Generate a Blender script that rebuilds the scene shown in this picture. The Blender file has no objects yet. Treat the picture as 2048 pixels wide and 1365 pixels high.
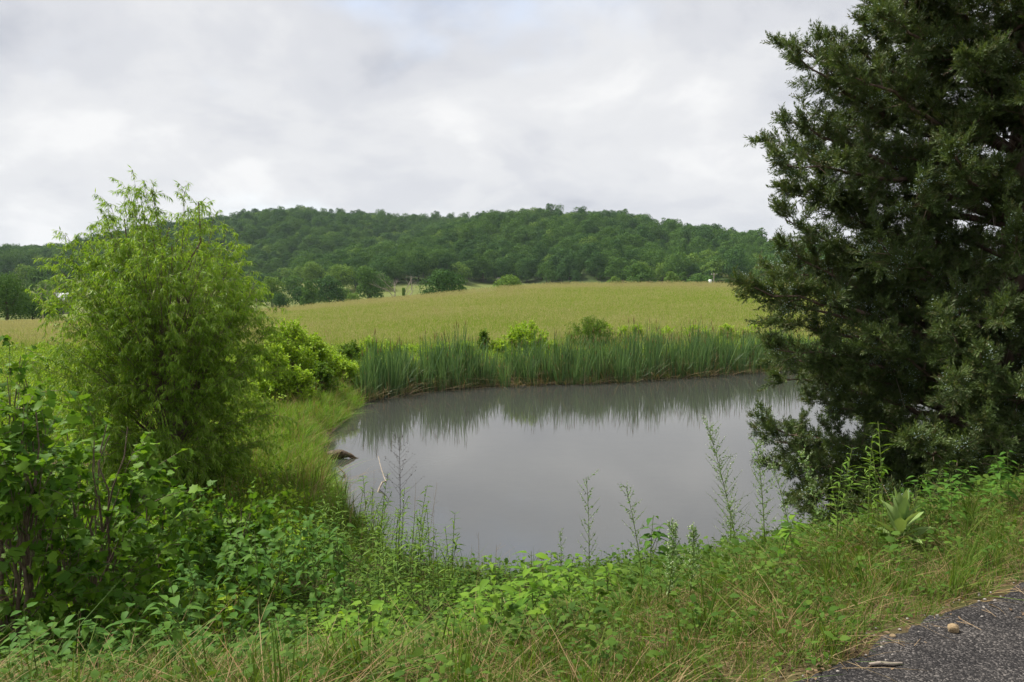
import bpy, math, random
import numpy as np
from mathutils import Vector, Matrix

# ------------------------------------------------------------------ camera, sky, sun, exposure
scene = bpy.context.scene
COL = scene.collection
rng = np.random.default_rng(11)
random.seed(5)

CAM_Z = 4.5                       # metres above the pond water (water is z = 0)
F = 28.0 / 36.0 * 2048            # focal length in photograph pixels
HORIZON = 575.0
PITCH = math.atan((682.5 - HORIZON) / F)
cam_data = bpy.data.cameras.new('camera')
cam_data.lens = 28.0; cam_data.sensor_width = 36.0
cam_data.clip_start = 0.05; cam_data.clip_end = 12000
cam = bpy.data.objects.new('camera', cam_data); COL.objects.link(cam)
cam.location = (0, 0, CAM_Z); cam.rotation_euler = (math.pi / 2 - PITCH, 0, 0)
scene.camera = cam

SUN_DIR = Vector((-0.50, 0.24, 0.83)).normalized()      # towards the sun: high behind the clouds, ahead and to the left
world = bpy.data.worlds.new('World'); scene.world = world
world.use_nodes = True
def build_sky():
    nt = world.node_tree; nt.nodes.clear()
    N, L = nt.nodes.new, nt.links.new
    out = N('ShaderNodeOutputWorld'); bg = N('ShaderNodeBackground'); bg.inputs['Strength'].default_value = 0.1
    sky = N('ShaderNodeTexSky'); sky.sky_type = 'NISHITA'; sky.sun_disc = False
    sky.sun_elevation = math.asin(SUN_DIR.z); sky.sun_rotation = math.atan2(SUN_DIR.x, SUN_DIR.y)
    tc = N('ShaderNodeTexCoord'); sep = N('ShaderNodeSeparateXYZ'); L(tc.outputs['Generated'], sep.inputs[0])
    def m(op, a, b=None, c=None):
        n = N('ShaderNodeMath'); n.operation = op
        for i, v in enumerate((a, b, c)):
            if v is None: continue
            if isinstance(v, (int, float)): n.inputs[i].default_value = v
            else: L(v, n.inputs[i])
        return n.outputs[0]
    zz = m('ADD', m('MAXIMUM', sep.outputs['Z'], 0.0), 0.42)
    comb = N('ShaderNodeCombineXYZ')
    L(m('DIVIDE', sep.outputs['X'], zz), comb.inputs[0]); L(m('DIVIDE', sep.outputs['Y'], zz), comb.inputs[1])
    def noise(scale, detail, rough, off, dist=0.0):
        mp = N('ShaderNodeMapping'); mp.inputs['Location'].default_value = off
        L(comb.outputs[0], mp.inputs[0])
        n = N('ShaderNodeTexNoise'); n.inputs['Scale'].default_value = scale; n.inputs['Detail'].default_value = detail
        n.inputs['Roughness'].default_value = rough; n.inputs['Distortion'].default_value = dist
        L(mp.outputs[0], n.inputs['Vector']); return n.outputs['Fac']
    def ramp(fac, stops):
        r = N('ShaderNodeValToRGB'); r.color_ramp.interpolation = 'EASE'
        while len(r.color_ramp.elements) > 1: r.color_ramp.elements.remove(r.color_ramp.elements[0])
        r.color_ramp.elements[0].position = stops[0][0]; r.color_ramp.elements[0].color = stops[0][1] + (1,)
        for p, c in stops[1:]:
            e = r.color_ramp.elements.new(p); e.color = c + (1,)
        L(fac, r.inputs[0]); return r.outputs[0]
    def mix(f, a, b):
        n = N('ShaderNodeMix'); n.data_type = 'RGBA'
        if isinstance(f, (int, float)): n.inputs[0].default_value = f
        else: L(f, n.inputs[0])
        L(a, n.inputs[6]); L(b, n.inputs[7]); return n.outputs[2]
    big = noise(1.1, 4, 0.5, (15.17, 17.57, 2.05), 0.3)
    mid = noise(2.6, 7, 0.56, (17.0, 7.88, 9.59), 0.25)
    f = m('ADD', m('MULTIPLY', big, 0.45), m('MULTIPLY', mid, 0.55))
    cloud = ramp(f, [(0.36, (2.05, 2.13, 2.35)), (0.45, (2.6, 2.65, 2.8)), (0.51, (2.9, 2.93, 3.02)), (0.59, (3.35, 3.35, 3.38))])
    thin = ramp(noise(1.5, 5, 0.55, (2.93, 13.97, 5.84)), [(0.55, (0, 0, 0)), (0.75, (0.3, 0.3, 0.3))])
    sk = N('ShaderNodeVectorMath'); sk.operation = 'SCALE'; sk.inputs['Scale'].default_value = 1.1
    L(sky.outputs[0], sk.inputs[0])
    L(mix(thin, cloud, sk.outputs[0]), bg.inputs['Color'])
    L(bg.outputs[0], out.inputs['Surface'])
build_sky()
sun_data = bpy.data.lights.new('sun', 'SUN'); sun_data.energy = 2.7; sun_data.angle = math.radians(10)
sun_data.color = (1.0, 0.95, 0.86)
sun = bpy.data.objects.new('sun', sun_data); COL.objects.link(sun)
sun.rotation_euler = SUN_DIR.to_track_quat('Z', 'Y').to_euler(); sun.location = (0, 0, 60)
vs = scene.view_settings
vs.view_transform = 'Standard'; vs.look = 'None'; vs.gamma = 1.0; vs.use_curve_mapping = False
vs.exposure = 1.5
cy = scene.cycles
cy.use_denoising = True
cy.max_bounces = 8; cy.diffuse_bounces = 4; cy.glossy_bounces = 3; cy.transmission_bounces = 5
cy.transparent_max_bounces = 12; cy.volume_bounces = 0; cy.sample_clamp_indirect = 4.0
cy.caustics_reflective = False; cy.caustics_refractive = False

# ------------------------------------------------------------------ small helpers
CP, SP = math.cos(PITCH), math.sin(PITCH)
def ray(px, py):
    a = (px - 1024) / F; b = (682.5 - py) / F
    return np.array([a, CP + b * SP, -SP + b * CP])
def at_z(px, py, z):
    d = ray(px, py); t = (z - CAM_Z) / d[2]
    return np.array([d[0] * t, d[1] * t, z])
def at_d(px, py, dist):
    d = ray(px, py); t = dist / d[1]
    return np.array([d[0] * t, dist, CAM_Z + d[2] * t])
def sstep(a, b, x):
    t = np.clip((x - a) / (b - a), 0, 1); return t * t * (3 - 2 * t)
def norm(v):
    v = np.asarray(v, float); return v / np.maximum(np.linalg.norm(v, axis=-1, keepdims=True), 1e-9)

def mesh_np(name, V, faces, mats=(), rnd=None, fmat=None, smooth=False):
    """faces: list of integer arrays (n,k); rnd: per-vertex float; fmat: material index per face"""
    me = bpy.data.meshes.new(name)
    V = np.asarray(V, np.float32)
    faces = [np.asarray(f, np.int32) for f in faces if len(f)]
    loops = np.concatenate([f.ravel() for f in faces]); tot = np.concatenate([np.full(len(f), f.shape[1], np.int32) for f in faces])
    start = np.concatenate([[0], np.cumsum(tot)[:-1]]).astype(np.int32)
    me.vertices.add(len(V)); me.vertices.foreach_set('co', V.ravel())
    me.loops.add(len(loops)); me.loops.foreach_set('vertex_index', loops)
    me.polygons.add(len(tot)); me.polygons.foreach_set('loop_start', start); me.polygons.foreach_set('loop_total', tot)
    if fmat is not None: me.polygons.foreach_set('material_index', np.asarray(fmat, np.int32))
    if smooth: me.polygons.foreach_set('use_smooth', np.ones(len(tot), bool))
    for mt in mats: me.materials.append(mt)
    if rnd is not None:
        a = me.attributes.new('rnd', 'FLOAT', 'POINT'); a.data.foreach_set('value', np.asarray(rnd, np.float32))
    me.update(calc_edges=True)
    return me
def link(name, data, parent=None, kind=None):
    o = bpy.data.objects.new(name, data); COL.objects.link(o)
    if parent is not None: o.parent = parent
    if kind: o['kind'] = kind
    return o
def thing(name, label, cat, loc=(0, 0, 0), group=None, data=None):
    o = bpy.data.objects.new(name, data); COL.objects.link(o); o.location = loc
    o['label'] = label; o['category'] = cat
    if group: o['group'] = group
    if data is None: o.empty_display_size = 0.1
    return o
class Geo:
    """collects vertices, faces, per-vertex random values and material indices"""
    def __init__(self): self.V = []; self.F = {3: [], 4: []}; self.M = {3: [], 4: []}; self.R = []; self.n = 0
    def add(self, V, faces, rnd=None, mat=0):
        V = np.asarray(V, float).reshape(-1, 3)
        for f in faces:
            f = np.asarray(f)
            if not len(f): continue
            k = f.shape[1]; self.F[k].append(f + self.n); self.M[k].append(np.full(len(f), mat))
        self.V.append(V); self.R.append(np.zeros(len(V)) if rnd is None else np.broadcast_to(rnd, (len(V),)))
        self.n += len(V); return self
    def mesh(self, name, mats, smooth=False):
        fs = [np.concatenate(self.F[k]) for k in (3, 4) if self.F[k]]
        ms = np.concatenate([np.concatenate(self.M[k]) for k in (3, 4) if self.F[k]])
        return mesh_np(name, np.concatenate(self.V), fs, mats, np.concatenate(self.R), ms, smooth)

def tube(path, radii, sides=5):
    P = np.asarray(path, float); n = len(P); R = np.broadcast_to(np.asarray(radii, float), (n,))
    T = np.gradient(P, axis=0); T = norm(T)
    ref = np.array([0., 0, 1.]) if abs(T[0, 2]) < 0.9 else np.array([1., 0, 0])
    A = norm(np.cross(T, ref)); B = np.cross(T, A)
    an = np.linspace(0, 2 * np.pi, sides, endpoint=False)
    V = P[:, None] + R[:, None, None] * (np.cos(an)[None, :, None] * A[:, None] + np.sin(an)[None, :, None] * B[:, None])
    i = np.arange(n - 1)[:, None]; j = np.arange(sides)[None]
    q = np.stack([i * sides + j, i * sides + (j + 1) % sides, (i + 1) * sides + (j + 1) % sides, (i + 1) * sides + j], -1).reshape(-1, 4)
    return V.reshape(-1, 3), [q]
def bez(p0, p1, p2, n):
    t = np.linspace(0, 1, n)[:, None]
    return (1 - t) ** 2 * np.asarray(p0) + 2 * t * (1 - t) * np.asarray(p1) + t ** 2 * np.asarray(p2)

LEAF4 = ([(0, 0, 0), (0.45, -.5, 0), (0.45, .5, 0), (1, 0, -.12)], [[(0, 1, 3), (0, 3, 2)]])
LEAF6 = ([(0, 0, 0), (.3, -.46, .03), (.3, .46, .03), (.68, -.36, -.05), (.68, .36, -.05), (1, 0, -.22)],
         [[(0, 1, 2), (3, 5, 4)], [(1, 3, 4, 2)]])
def leaf_cloud(P, A, Nn, L, W, shape=LEAF6):
    """P base, A axis, Nn normal hint, L length, W width -> vertices and faces of all leaves"""
    P = np.asarray(P, float); n = len(P)
    A = norm(A); S = norm(np.cross(Nn, A)); U = np.cross(A, S)
    L = np.broadcast_to(L, (n,)); W = np.broadcast_to(W, (n,))
    T = np.array(shape[0]); k = len(T)
    V = P[:, None] + (T[None, :, 0, None] * L[:, None, None]) * A[:, None] + (T[None, :, 1, None] * W[:, None, None]) * S[:, None] \
        + (T[None, :, 2, None] * L[:, None, None]) * U[:, None]
    off = (np.arange(n) * k)[:, None, None]
    faces = [(np.array(f)[None] + off).reshape(-1, len(f[0])) for f in shape[1]]
    return V.reshape(-1, 3), faces, np.repeat(rng.random(n), k)
def rdir(n):
    return norm(rng.normal(size=(n, 3)))

# ------------------------------------------------------------------ materials
def new_mat(name):
    m = bpy.data.materials.new(name); m.use_nodes = True; m.node_tree.nodes.clear()
    return m, m.node_tree, m.node_tree.nodes.new, m.node_tree.links.new
def c4(c): return (c[0], c[1], c[2], 1)
def ramp_node(N, L, fac, stops, interp='LINEAR'):
    r = N('ShaderNodeValToRGB'); r.color_ramp.interpolation = interp
    r.color_ramp.elements[0].position = stops[0][0]; r.color_ramp.elements[0].color = c4(stops[0][1])
    r.color_ramp.elements[1].position = stops[-1][0]; r.color_ramp.elements[1].color = c4(stops[-1][1])
    for p, c in stops[1:-1]:
        e = r.color_ramp.elements.new(p); e.color = c4(c)
    L(fac, r.inputs[0]); return r.outputs[0]
def leaf_mat(name, cols, transl=0.35, rough=0.5, spec=0.3, tcol=None):
    """cols: colours spread at random over the leaves"""
    m, nt, N, L = new_mat(name)
    at = N('ShaderNodeAttribute'); at.attribute_name = 'rnd'
    oi = N('ShaderNodeObjectInfo')
    ad = N('ShaderNodeMath'); ad.operation = 'ADD'; L(at.outputs['Fac'], ad.inputs[0]); L(oi.outputs['Random'], ad.inputs[1])
    fr = N('ShaderNodeMath'); fr.operation = 'FRACT'; L(ad.outputs[0], fr.inputs[0])
    k = len(cols)
    col = ramp_node(N, L, fr.outputs[0], [(i / max(1, k - 1), c) for i, c in enumerate(cols)])
    p = N('ShaderNodeBsdfPrincipled'); p.inputs['Roughness'].default_value = rough
    p.inputs['Specular IOR Level'].default_value = spec; L(col, p.inputs['Base Color'])
    t = N('ShaderNodeBsdfTranslucent')
    mul = N('ShaderNodeMix'); mul.data_type = 'RGBA'; mul.blend_type = 'MULTIPLY'; mul.inputs[0].default_value = 1
    L(col, mul.inputs[6]); mul.inputs[7].default_value = c4(tcol or (1.25, 1.2, 0.6)); L(mul.outputs[2], t.inputs['Color'])
    mx = N('ShaderNodeMixShader'); mx.inputs[0].default_value = transl
    L(p.outputs[0], mx.inputs[1]); L(t.outputs[0], mx.inputs[2])
    o = N('ShaderNodeOutputMaterial'); L(mx.outputs[0], o.inputs['Surface'])
    return m
def noise_mat(name, stops, scale=8, rough=0.85, bump=0.3, bscale=None, detail=6, stretch=None, spec=0.25):
    m, nt, N, L = new_mat(name)
    tc = N('ShaderNodeTexCoord'); mp = N('ShaderNodeMapping'); L(tc.outputs['Object'], mp.inputs[0])
    if stretch: mp.inputs['Scale'].default_value = stretch
    n = N('ShaderNodeTexNoise'); n.inputs['Scale'].default_value = scale; n.inputs['Detail'].default_value = detail
    n.inputs['Roughness'].default_value = 0.65; L(mp.outputs[0], n.inputs['Vector'])
    p = N('ShaderNodeBsdfPrincipled'); p.inputs['Roughness'].default_value = rough; p.inputs['Specular IOR Level'].default_value = spec
    L(ramp_node(N, L, n.outputs['Fac'], stops), p.inputs['Base Color'])
    if bump:
        n2 = N('ShaderNodeTexNoise'); n2.inputs['Scale'].default_value = bscale or scale * 3; n2.inputs['Detail'].default_value = 5
        L(mp.outputs[0], n2.inputs['Vector'])
        b = N('ShaderNodeBump'); b.inputs['Strength'].default_value = bump; b.inputs['Distance'].default_value = 0.02
        L(n2.outputs['Fac'], b.inputs['Height']); L(b.outputs[0], p.inputs['Normal'])
    o = N('ShaderNodeOutputMaterial'); L(p.outputs[0], o.inputs['Surface'])
    return m

M = {}
M['bark'] = noise_mat('bark_brown', [(.3, (.05, .038, .028)), (.7, (.14, .105, .08))], 14, bump=.6, stretch=(1, 1, .25))
M['cedar_bark'] = noise_mat('cedar_bark', [(.3, (.06, .04, .03)), (.7, (.20, .14, .105))], 16, bump=.7, stretch=(1, 1, .12))
M['twig'] = noise_mat('twig_bark', [(.3, (.09, .065, .045)), (.7, (.20, .15, .11))], 20, bump=0)
M['dead_wood'] = noise_mat('dead_wood_grey', [(.3, (.16, .13, .10)), (.7, (.36, .31, .26))], 9, bump=.4, stretch=(1, 1, .3))
M['wet_log'] = noise_mat('wet_log', [(.3, (.03, .021, .012)), (.7, (.12, .08, .045))], 14, bump=1., rough=.6)
M['green_stem'] = noise_mat('green_stem', [(.3, (.07, .11, .02)), (.7, (.14, .18, .045))], 9, bump=0)
M['dark_stem'] = noise_mat('dark_stem', [(.3, (.025, .018, .014)), (.7, (.07, .05, .04))], 20, bump=0)
M['dry_stem'] = noise_mat('dry_stem', [(.3, (.17, .11, .06)), (.7, (.34, .25, .15))], 20, bump=0)
M['willow_leaf'] = leaf_mat('willow_leaf', [(.115, .225, .02), (.17, .31, .028), (.25, .385, .045), (.14, .255, .024), (.32, .42, .08)], .46, 0.45, 0.25)
M['sapling_leaf'] = leaf_mat('sapling_leaf', [(.055, .135, .014), (.085, .185, .018), (.15, .27, .026), (.07, .155, .016)], .38, 0.55, 0.12)
M['weed_leaf'] = leaf_mat('weed_leaf', [(.08, .18, .018), (.12, .24, .022), (.17, .29, .028), (.10, .20, .02)], .4, 0.6, 0.1)
M['weed_leaf_dark'] = leaf_mat('weed_leaf_dark', [(.045, .12, .016), (.065, .15, .02), (.09, .18, .024)], .3, 0.6, 0.1)
M['lance_leaf'] = leaf_mat('lance_leaf', [(.075, .15, .022), (.11, .20, .027), (.15, .24, .036)], .33, 0.6, 0.1)
M['cedar_leaf'] = leaf_mat('cedar_leaf', [(.065, .11, .032), (.09, .14, .038), (.12, .165, .046), (.08, .125, .052), (.14, .14, .06)], .22, .48, .25)
M['berry'] = leaf_mat('cedar_berry', [(.34, .44, .40), (.42, .50, .46), (.26, .36, .31)], .1, .6, .2, (1, 1, 1))
M['bright_bush'] = leaf_mat('bright_bush_leaf', [(.19, .33, .02), (.25, .40, .03), (.33, .45, .045), (.21, .34, .025)], .35, 0.55, 0.12)
M['mid_bush'] = leaf_mat('green_bush_leaf', [(.07, .15, .014), (.10, .19, .018), (.14, .22, .022)], .35, 0.55, 0.12)
M['tree_a'] = leaf_mat('tree_leaf_deep', [(.036, .082, .026), (.048, .105, .032), (.066, .13, .036)], .22, 0.8, 0.03)
M['tree_b'] = leaf_mat('tree_leaf_mid', [(.05, .11, .028), (.07, .14, .034), (.095, .17, .04)], .25, 0.8, 0.03)
M['tree_c'] = leaf_mat('tree_leaf_light', [(.09, .165, .035), (.12, .205, .042), (.155, .24, .05)], .25, 0.8, 0.03)
M['cattail'] = leaf_mat('cattail_leaf', [(.06, .125, .045), (.095, .175, .058), (.15, .23, .075), (.08, .145, .05)], .3, .42, .3, (1, 1.1, .75))
M['cattail_dry'] = leaf_mat('cattail_dry_leaf', [(.30, .23, .13), (.22, .17, .09), (.38, .30, .18)], .25, .6, .2)
M['seed_head'] = leaf_mat('cattail_seed_head', [(.16, .10, .04), (.22, .15, .06)], .05, .8, .1)
M['shore_grass'] = leaf_mat('shore_grass_blade', [(.10, .22, .018), (.15, .28, .025), (.20, .32, .04), (.12, .24, .02)], .35, 0.6, 0.1)
M['verge_grass'] = leaf_mat('verge_grass_blade', [(.06, .12, .016), (.09, .16, .022), (.135, .19, .03), (.07, .13, .018)], .33, 0.6, 0.1)
M['dry_grass'] = leaf_mat('dry_grass_blade', [(.30, .22, .11), (.24, .15, .07), (.36, .28, .15), (.20, .12, .06)], .25, 0.7, 0.06)
M['field_green'] = leaf_mat('meadow_blade', [(.18, .28, .038), (.24, .32, .05), (.30, .36, .065)], .32, .7, .05, (1.05, 1.1, .7))
M['field_tan'] = leaf_mat('meadow_seed_stalk', [(.42, .39, .17), (.48, .44, .21), (.38, .33, .14)], .28, .7, .05, (1.05, 1.05, .8))
M['field_rust'] = leaf_mat('meadow_rusty_stalk', [(.36, .25, .14), (.42, .31, .18), (.30, .19, .11)], .25, .7, .05, (1, 1, .8))
M['white_flower'] = leaf_mat('white_flower', [(.42, .50, .30), (.55, .60, .42), (.34, .42, .22)], .3, .6, .2, (1, 1, .9))
M['pink_flower'] = leaf_mat('pink_clover_flower', [(.45, .16, .28), (.55, .30, .38)], .2, .6, .2, (1, .9, .9))
M['clover_stem_leaf'] = leaf_mat('sweet_clover_leaf', [(.12, .23, .06), (.17, .28, .085), (.22, .32, .12)], .35, .5, .25)
M['mullein'] = leaf_mat('mullein_leaf', [(.19, .28, .09), (.23, .32, .11), (.16, .25, .08)], .25, .75, .1)
M['ground_leaf'] = leaf_mat('ground_leaf', [(.045, .10, .015), (.065, .13, .018), (.10, .165, .024)], .3, 0.65, 0.08)

def ground_material():
    m, nt, N, L = new_mat('ground_soil_and_turf')
    at = N('ShaderNodeAttribute'); at.attribute_name = 'zone'
    sp = N('ShaderNodeSeparateColor'); L(at.outputs['Color'], sp.inputs[0])
    tc = N('ShaderNodeTexCoord')
    def noise(s, d=6):
        n = N('ShaderNodeTexNoise'); n.inputs['Scale'].default_value = s; n.inputs['Detail'].default_value = d
        n.inputs['Roughness'].default_value = .65; L(tc.outputs['Object'], n.inputs['Vector']); return n.outputs['Fac']
    near = ramp_node(N, L, noise(5), [(.25, (.045, .035, .02)), (.45, (.085, .06, .034)), (.6, (.07, .072, .025)), (.75, (.05, .065, .018))])
    field = ramp_node(N, L, noise(.35), [(.3, (.17, .21, .045)), (.5, (.22, .24, .065)), (.7, (.28, .26, .09))])
    wood = ramp_node(N, L, noise(.15), [(.3, (.03, .05, .015)), (.7, (.06, .09, .025))])
    mud = ramp_node(N, L, noise(1.2), [(.3, (.12, .085, .055)), (.7, (.21, .15, .10))])
    clay = ramp_node(N, L, noise(2), [(.3, (.30, .12, .05)), (.7, (.40, .19, .09))])
    def mix(f, a, b):
        n = N('ShaderNodeMix'); n.data_type = 'RGBA'; L(f, n.inputs[0]); L(a, n.inputs[6]); L(b, n.inputs[7]); return n.outputs[2]
    c = mix(sp.outputs['Red'], near, field); c = mix(sp.outputs['Green'], c, wood); c = mix(sp.outputs['Blue'], c, mud)
    at2 = N('ShaderNodeAttribute'); at2.attribute_name = 'clay'; c = mix(at2.outputs['Fac'], c, clay)
    p = N('ShaderNodeBsdfPrincipled'); p.inputs['Roughness'].default_value = .95; p.inputs['Specular IOR Level'].default_value = .1
    L(c, p.inputs['Base Color'])
    b = N('ShaderNodeBump'); b.inputs['Strength'].default_value = .6; b.inputs['Distance'].default_value = .05
    L(noise(14), b.inputs['Height']); L(b.outputs[0], p.inputs['Normal'])
    o = N('ShaderNodeOutputMaterial'); L(p.outputs[0], o.inputs['Surface']); return m
def water_material():
    m, nt, N, L = new_mat('muddy_pond_water')
    tc = N('ShaderNodeTexCoord')
    mp = N('ShaderNodeMapping'); mp.inputs['Scale'].default_value = (1.0, 2.2, 1); L(tc.outputs['Object'], mp.inputs[0])
    n = N('ShaderNodeTexNoise'); n.inputs['Scale'].default_value = 3.2; n.inputs['Detail'].default_value = 4; L(mp.outputs[0], n.inputs['Vector'])
    b = N('ShaderNodeBump'); b.inputs['Strength'].default_value = .10; b.inputs['Distance'].default_value = .010; L(n.outputs['Fac'], b.inputs['Height'])
    d = N('ShaderNodeBsdfDiffuse'); d.inputs['Color'].default_value = (.068, .070, .064, 1)
    t = N('ShaderNodeBsdfTransparent'); t.inputs['Color'].default_value = (.56, .51, .44, 1)
    mx = N('ShaderNodeMixShader'); mx.inputs[0].default_value = .34; L(d.outputs[0], mx.inputs[1]); L(t.outputs[0], mx.inputs[2])
    g = N('ShaderNodeBsdfGlossy'); g.inputs['Roughness'].default_value = .015; L(b.outputs[0], g.inputs['Normal'])
    fr = N('ShaderNodeFresnel'); fr.inputs['IOR'].default_value = 2.6; L(b.outputs[0], fr.inputs['Normal'])
    o = N('ShaderNodeOutputMaterial'); m2 = N('ShaderNodeMixShader')
    L(fr.outputs[0], m2.inputs[0]); L(mx.outputs[0], m2.inputs[1]); L(g.outputs[0], m2.inputs[2]); L(m2.outputs[0], o.inputs['Surface'])
    return m
def asphalt_material():
    m, nt, N, L = new_mat('worn_asphalt')
    tc = N('ShaderNodeTexCoord')
    v = N('ShaderNodeTexVoronoi'); v.inputs['Scale'].default_value = 135; L(tc.outputs['Object'], v.inputs['Vector'])
    sp = N('ShaderNodeSeparateColor'); L(v.outputs['Color'], sp.inputs[0])
    stone = ramp_node(N, L, sp.outputs[0], [(0, (.014, .013, .014)), (.5, (.03, .029, .03)), (.8, (.056, .053, .052)), (1, (.15, .14, .135))])
    n = N('ShaderNodeTexNoise'); n.inputs['Scale'].default_value = 3; n.inputs['Detail'].default_value = 6; L(tc.outputs['Object'], n.inputs['Vector'])
    mul = N('ShaderNodeMix'); mul.data_type = 'RGBA'; mul.blend_type = 'MULTIPLY'; mul.inputs[0].default_value = 1
    L(stone, mul.inputs[6]); L(ramp_node(N, L, n.outputs['Fac'], [(.3, (.6, .59, .6)), (.7, (1.3, 1.26, 1.2))]), mul.inputs[7])
    p = N('ShaderNodeBsdfPrincipled'); p.inputs['Roughness'].default_value = .85; p.inputs['Specular IOR Level'].default_value = .12; L(mul.outputs[2], p.inputs['Base Color'])
    b = N('ShaderNodeBump'); b.inputs['Strength'].default_value = .9; b.inputs['Distance'].default_value = .006; b.invert = True
    L(v.outputs['Distance'], b.inputs['Height']); L(b.outputs[0], p.inputs['Normal'])
    o = N('ShaderNodeOutputMaterial'); L(p.outputs[0], o.inputs['Surface']); return m

# ------------------------------------------------------------------ terrain
def smooth_loop(P, k=6):
    P = np.asarray(P); n = len(P); out = []
    for i in range(n):
        p0, p1, p2, p3 = P[i - 1], P[i], P[(i + 1) % n], P[(i + 2) % n]
        for t in np.linspace(0, 1, k, endpoint=False):
            out.append(.5 * (2 * p1 + (p2 - p0) * t + (2 * p0 - 5 * p1 + 4 * p2 - p3) * t * t + (3 * p1 - p0 - 3 * p2 + p3) * t ** 3))
    return np.array(out)
shore_px = [(735, 797), (700, 832), (660, 868), (642, 900), (655, 935), (676, 985), (690, 1030), (740, 1085), (830, 1135), (940, 1165), (1050, 1178),
            (1170, 1176), (1300, 1165), (1430, 1145), (1540, 1112), (1640, 1050), (1760, 960), (1850, 880), (1880, 810), (1830, 765), (1700, 742),
            (1560, 740), (1450, 747), (1300, 758), (1180, 766), (1050, 769), (900, 776), (810, 786)]
POND = smooth_loop([at_z(a, b, 0)[:2] for a, b in shore_px], 5)
ROAD_EDGE = np.array([(-60, 9), (-30, 4.6), (-12, 2.5), (-6, 2.1), (-2, 2.25), (0, 2.66), (1.39, 3.33), (1.79, 3.68), (2.12, 3.87), (2.73, 4.24), (6, 6.3), (12, 10.2), (22, 15.5), (60, 30)])
def seg_dist(x, y, P, closed):
    """distance to the polyline"""
    best = np.full(x.shape, 1e18)
    n = len(P)
    for i in range(n if closed else n - 1):
        a = P[i]; b = P[(i + 1) % n]; d = b - a; l2 = max(d @ d, 1e-12)
        t = np.clip(((x - a[0]) * d[0] + (y - a[1]) * d[1]) / l2, 0, 1)
        best = np.minimum(best, (x - a[0] - t * d[0]) ** 2 + (y - a[1] - t * d[1]) ** 2)
    return np.sqrt(best)
def inside(x, y, P):
    c = np.zeros(x.shape, bool); n = len(P)
    for i in range(n):
        a = P[i]; b = P[(i + 1) % n]
        if a[1] == b[1]: continue
        cond = ((a[1] > y) != (b[1] > y)) & (x < (b[0] - a[0]) * (y - a[1]) / (b[1] - a[1]) + a[0])
        c ^= cond
    return c
def pond_sd(x, y):
    d = seg_dist(x, y, POND, True); return np.where(inside(x, y, POND), -d, d)
def road_s(x, y):
    d = seg_dist(x, y, ROAD_EDGE, False)
    return np.where(y < np.interp(x, ROAD_EDGE[:, 0], ROAD_EDGE[:, 1]), -d, d)
def vnoise(x, y, s, seed=0):
    x = x * s; y = y * s
    return (np.sin(x * 1.3 + seed) * np.cos(y * 1.1 - seed * 1.7) + .5 * np.sin(x * 2.9 - y * 1.7 + seed * 2.3) + .5 * np.cos(x * 1.9 + y * 3.1 - seed)) / 2
ROAD_Z = 2.85
CREST = np.array([(-200, -4.5), (-107, -3.0), (-73, -2.0), (-55, -1.2), (-38, -.35), (-24.4, 1.3), (-13, 2.3), (-1.8, 3.4), (5.7, 3.9), (20.8, 4.12), (36, 4.05), (58, 3.8), (88, 3.0), (200, 1.0)])
def px_at(D, pts, trees):
    return np.array([((p - 1024) * D / F, 4.5 + (HORIZON - q) * D / F - trees) for p, q in pts])
RIDGES = [  # (skyline points in metres, ridge distance, foot distance)
    (px_at(1000, [(-500, 590), (0, 565), (150, 520), (300, 478), (420, 448), (480, 433), (560, 423), (620, 425), (700, 432), (800, 440), (900, 440), (960, 441), (1040, 446), (1200, 460), (1400, 510), (1700, 560)], 13), 1000, 560),
    (px_at(760, [(300, 580), (600, 560), (760, 520), (880, 470), (960, 447), (1020, 435), (1090, 429), (1150, 432), (1230, 441), (1300, 452), (1340, 461), (1400, 472), (1450, 482), (1500, 494), (1560, 506), (1700, 530), (1900, 560), (2200, 580)], 13), 760, 400),
    (px_at(2300, [(-1500, 500), (-300, 497), (0, 496), (110, 495), (300, 500), (700, 520), (1300, 515), (1480, 502), (1540, 500), (1600, 501), (1900, 503), (2400, 500), (4000, 510)], 13), 2300, 1500),
    (px_at(900, [(-900, 520), (-300, 515), (0, 512), (70, 508), (140, 503), (260, 510), (400, 540), (500, 580)], 13), 900, 480),
]
def hills(x, y):
    z = np.zeros_like(x)
    for pts, D, ft in RIDGES:
        H = np.interp(x, pts[:, 0], pts[:, 1])
        H = (H + np.interp(x + 25, pts[:, 0], pts[:, 1]) + np.interp(x - 25, pts[:, 0], pts[:, 1])) / 3
        H = np.maximum(H, 0)
        t = (y - ft) / (D - ft)
        up = np.clip(t, 0, 1); p = .72 * up ** 1.15 + .28 * np.sin(up * np.pi / 2) ** 2
        p = np.where(t > 1, np.maximum(0, 1 - .35 * (t - 1) ** 2), p)
        rav = vnoise(x, y * .35, .021, D * .01) * 9 * np.sin(np.pi * up) * np.clip(H / 40, 0, 1)
        z = np.maximum(z, H * p + rav)
    return z
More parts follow.
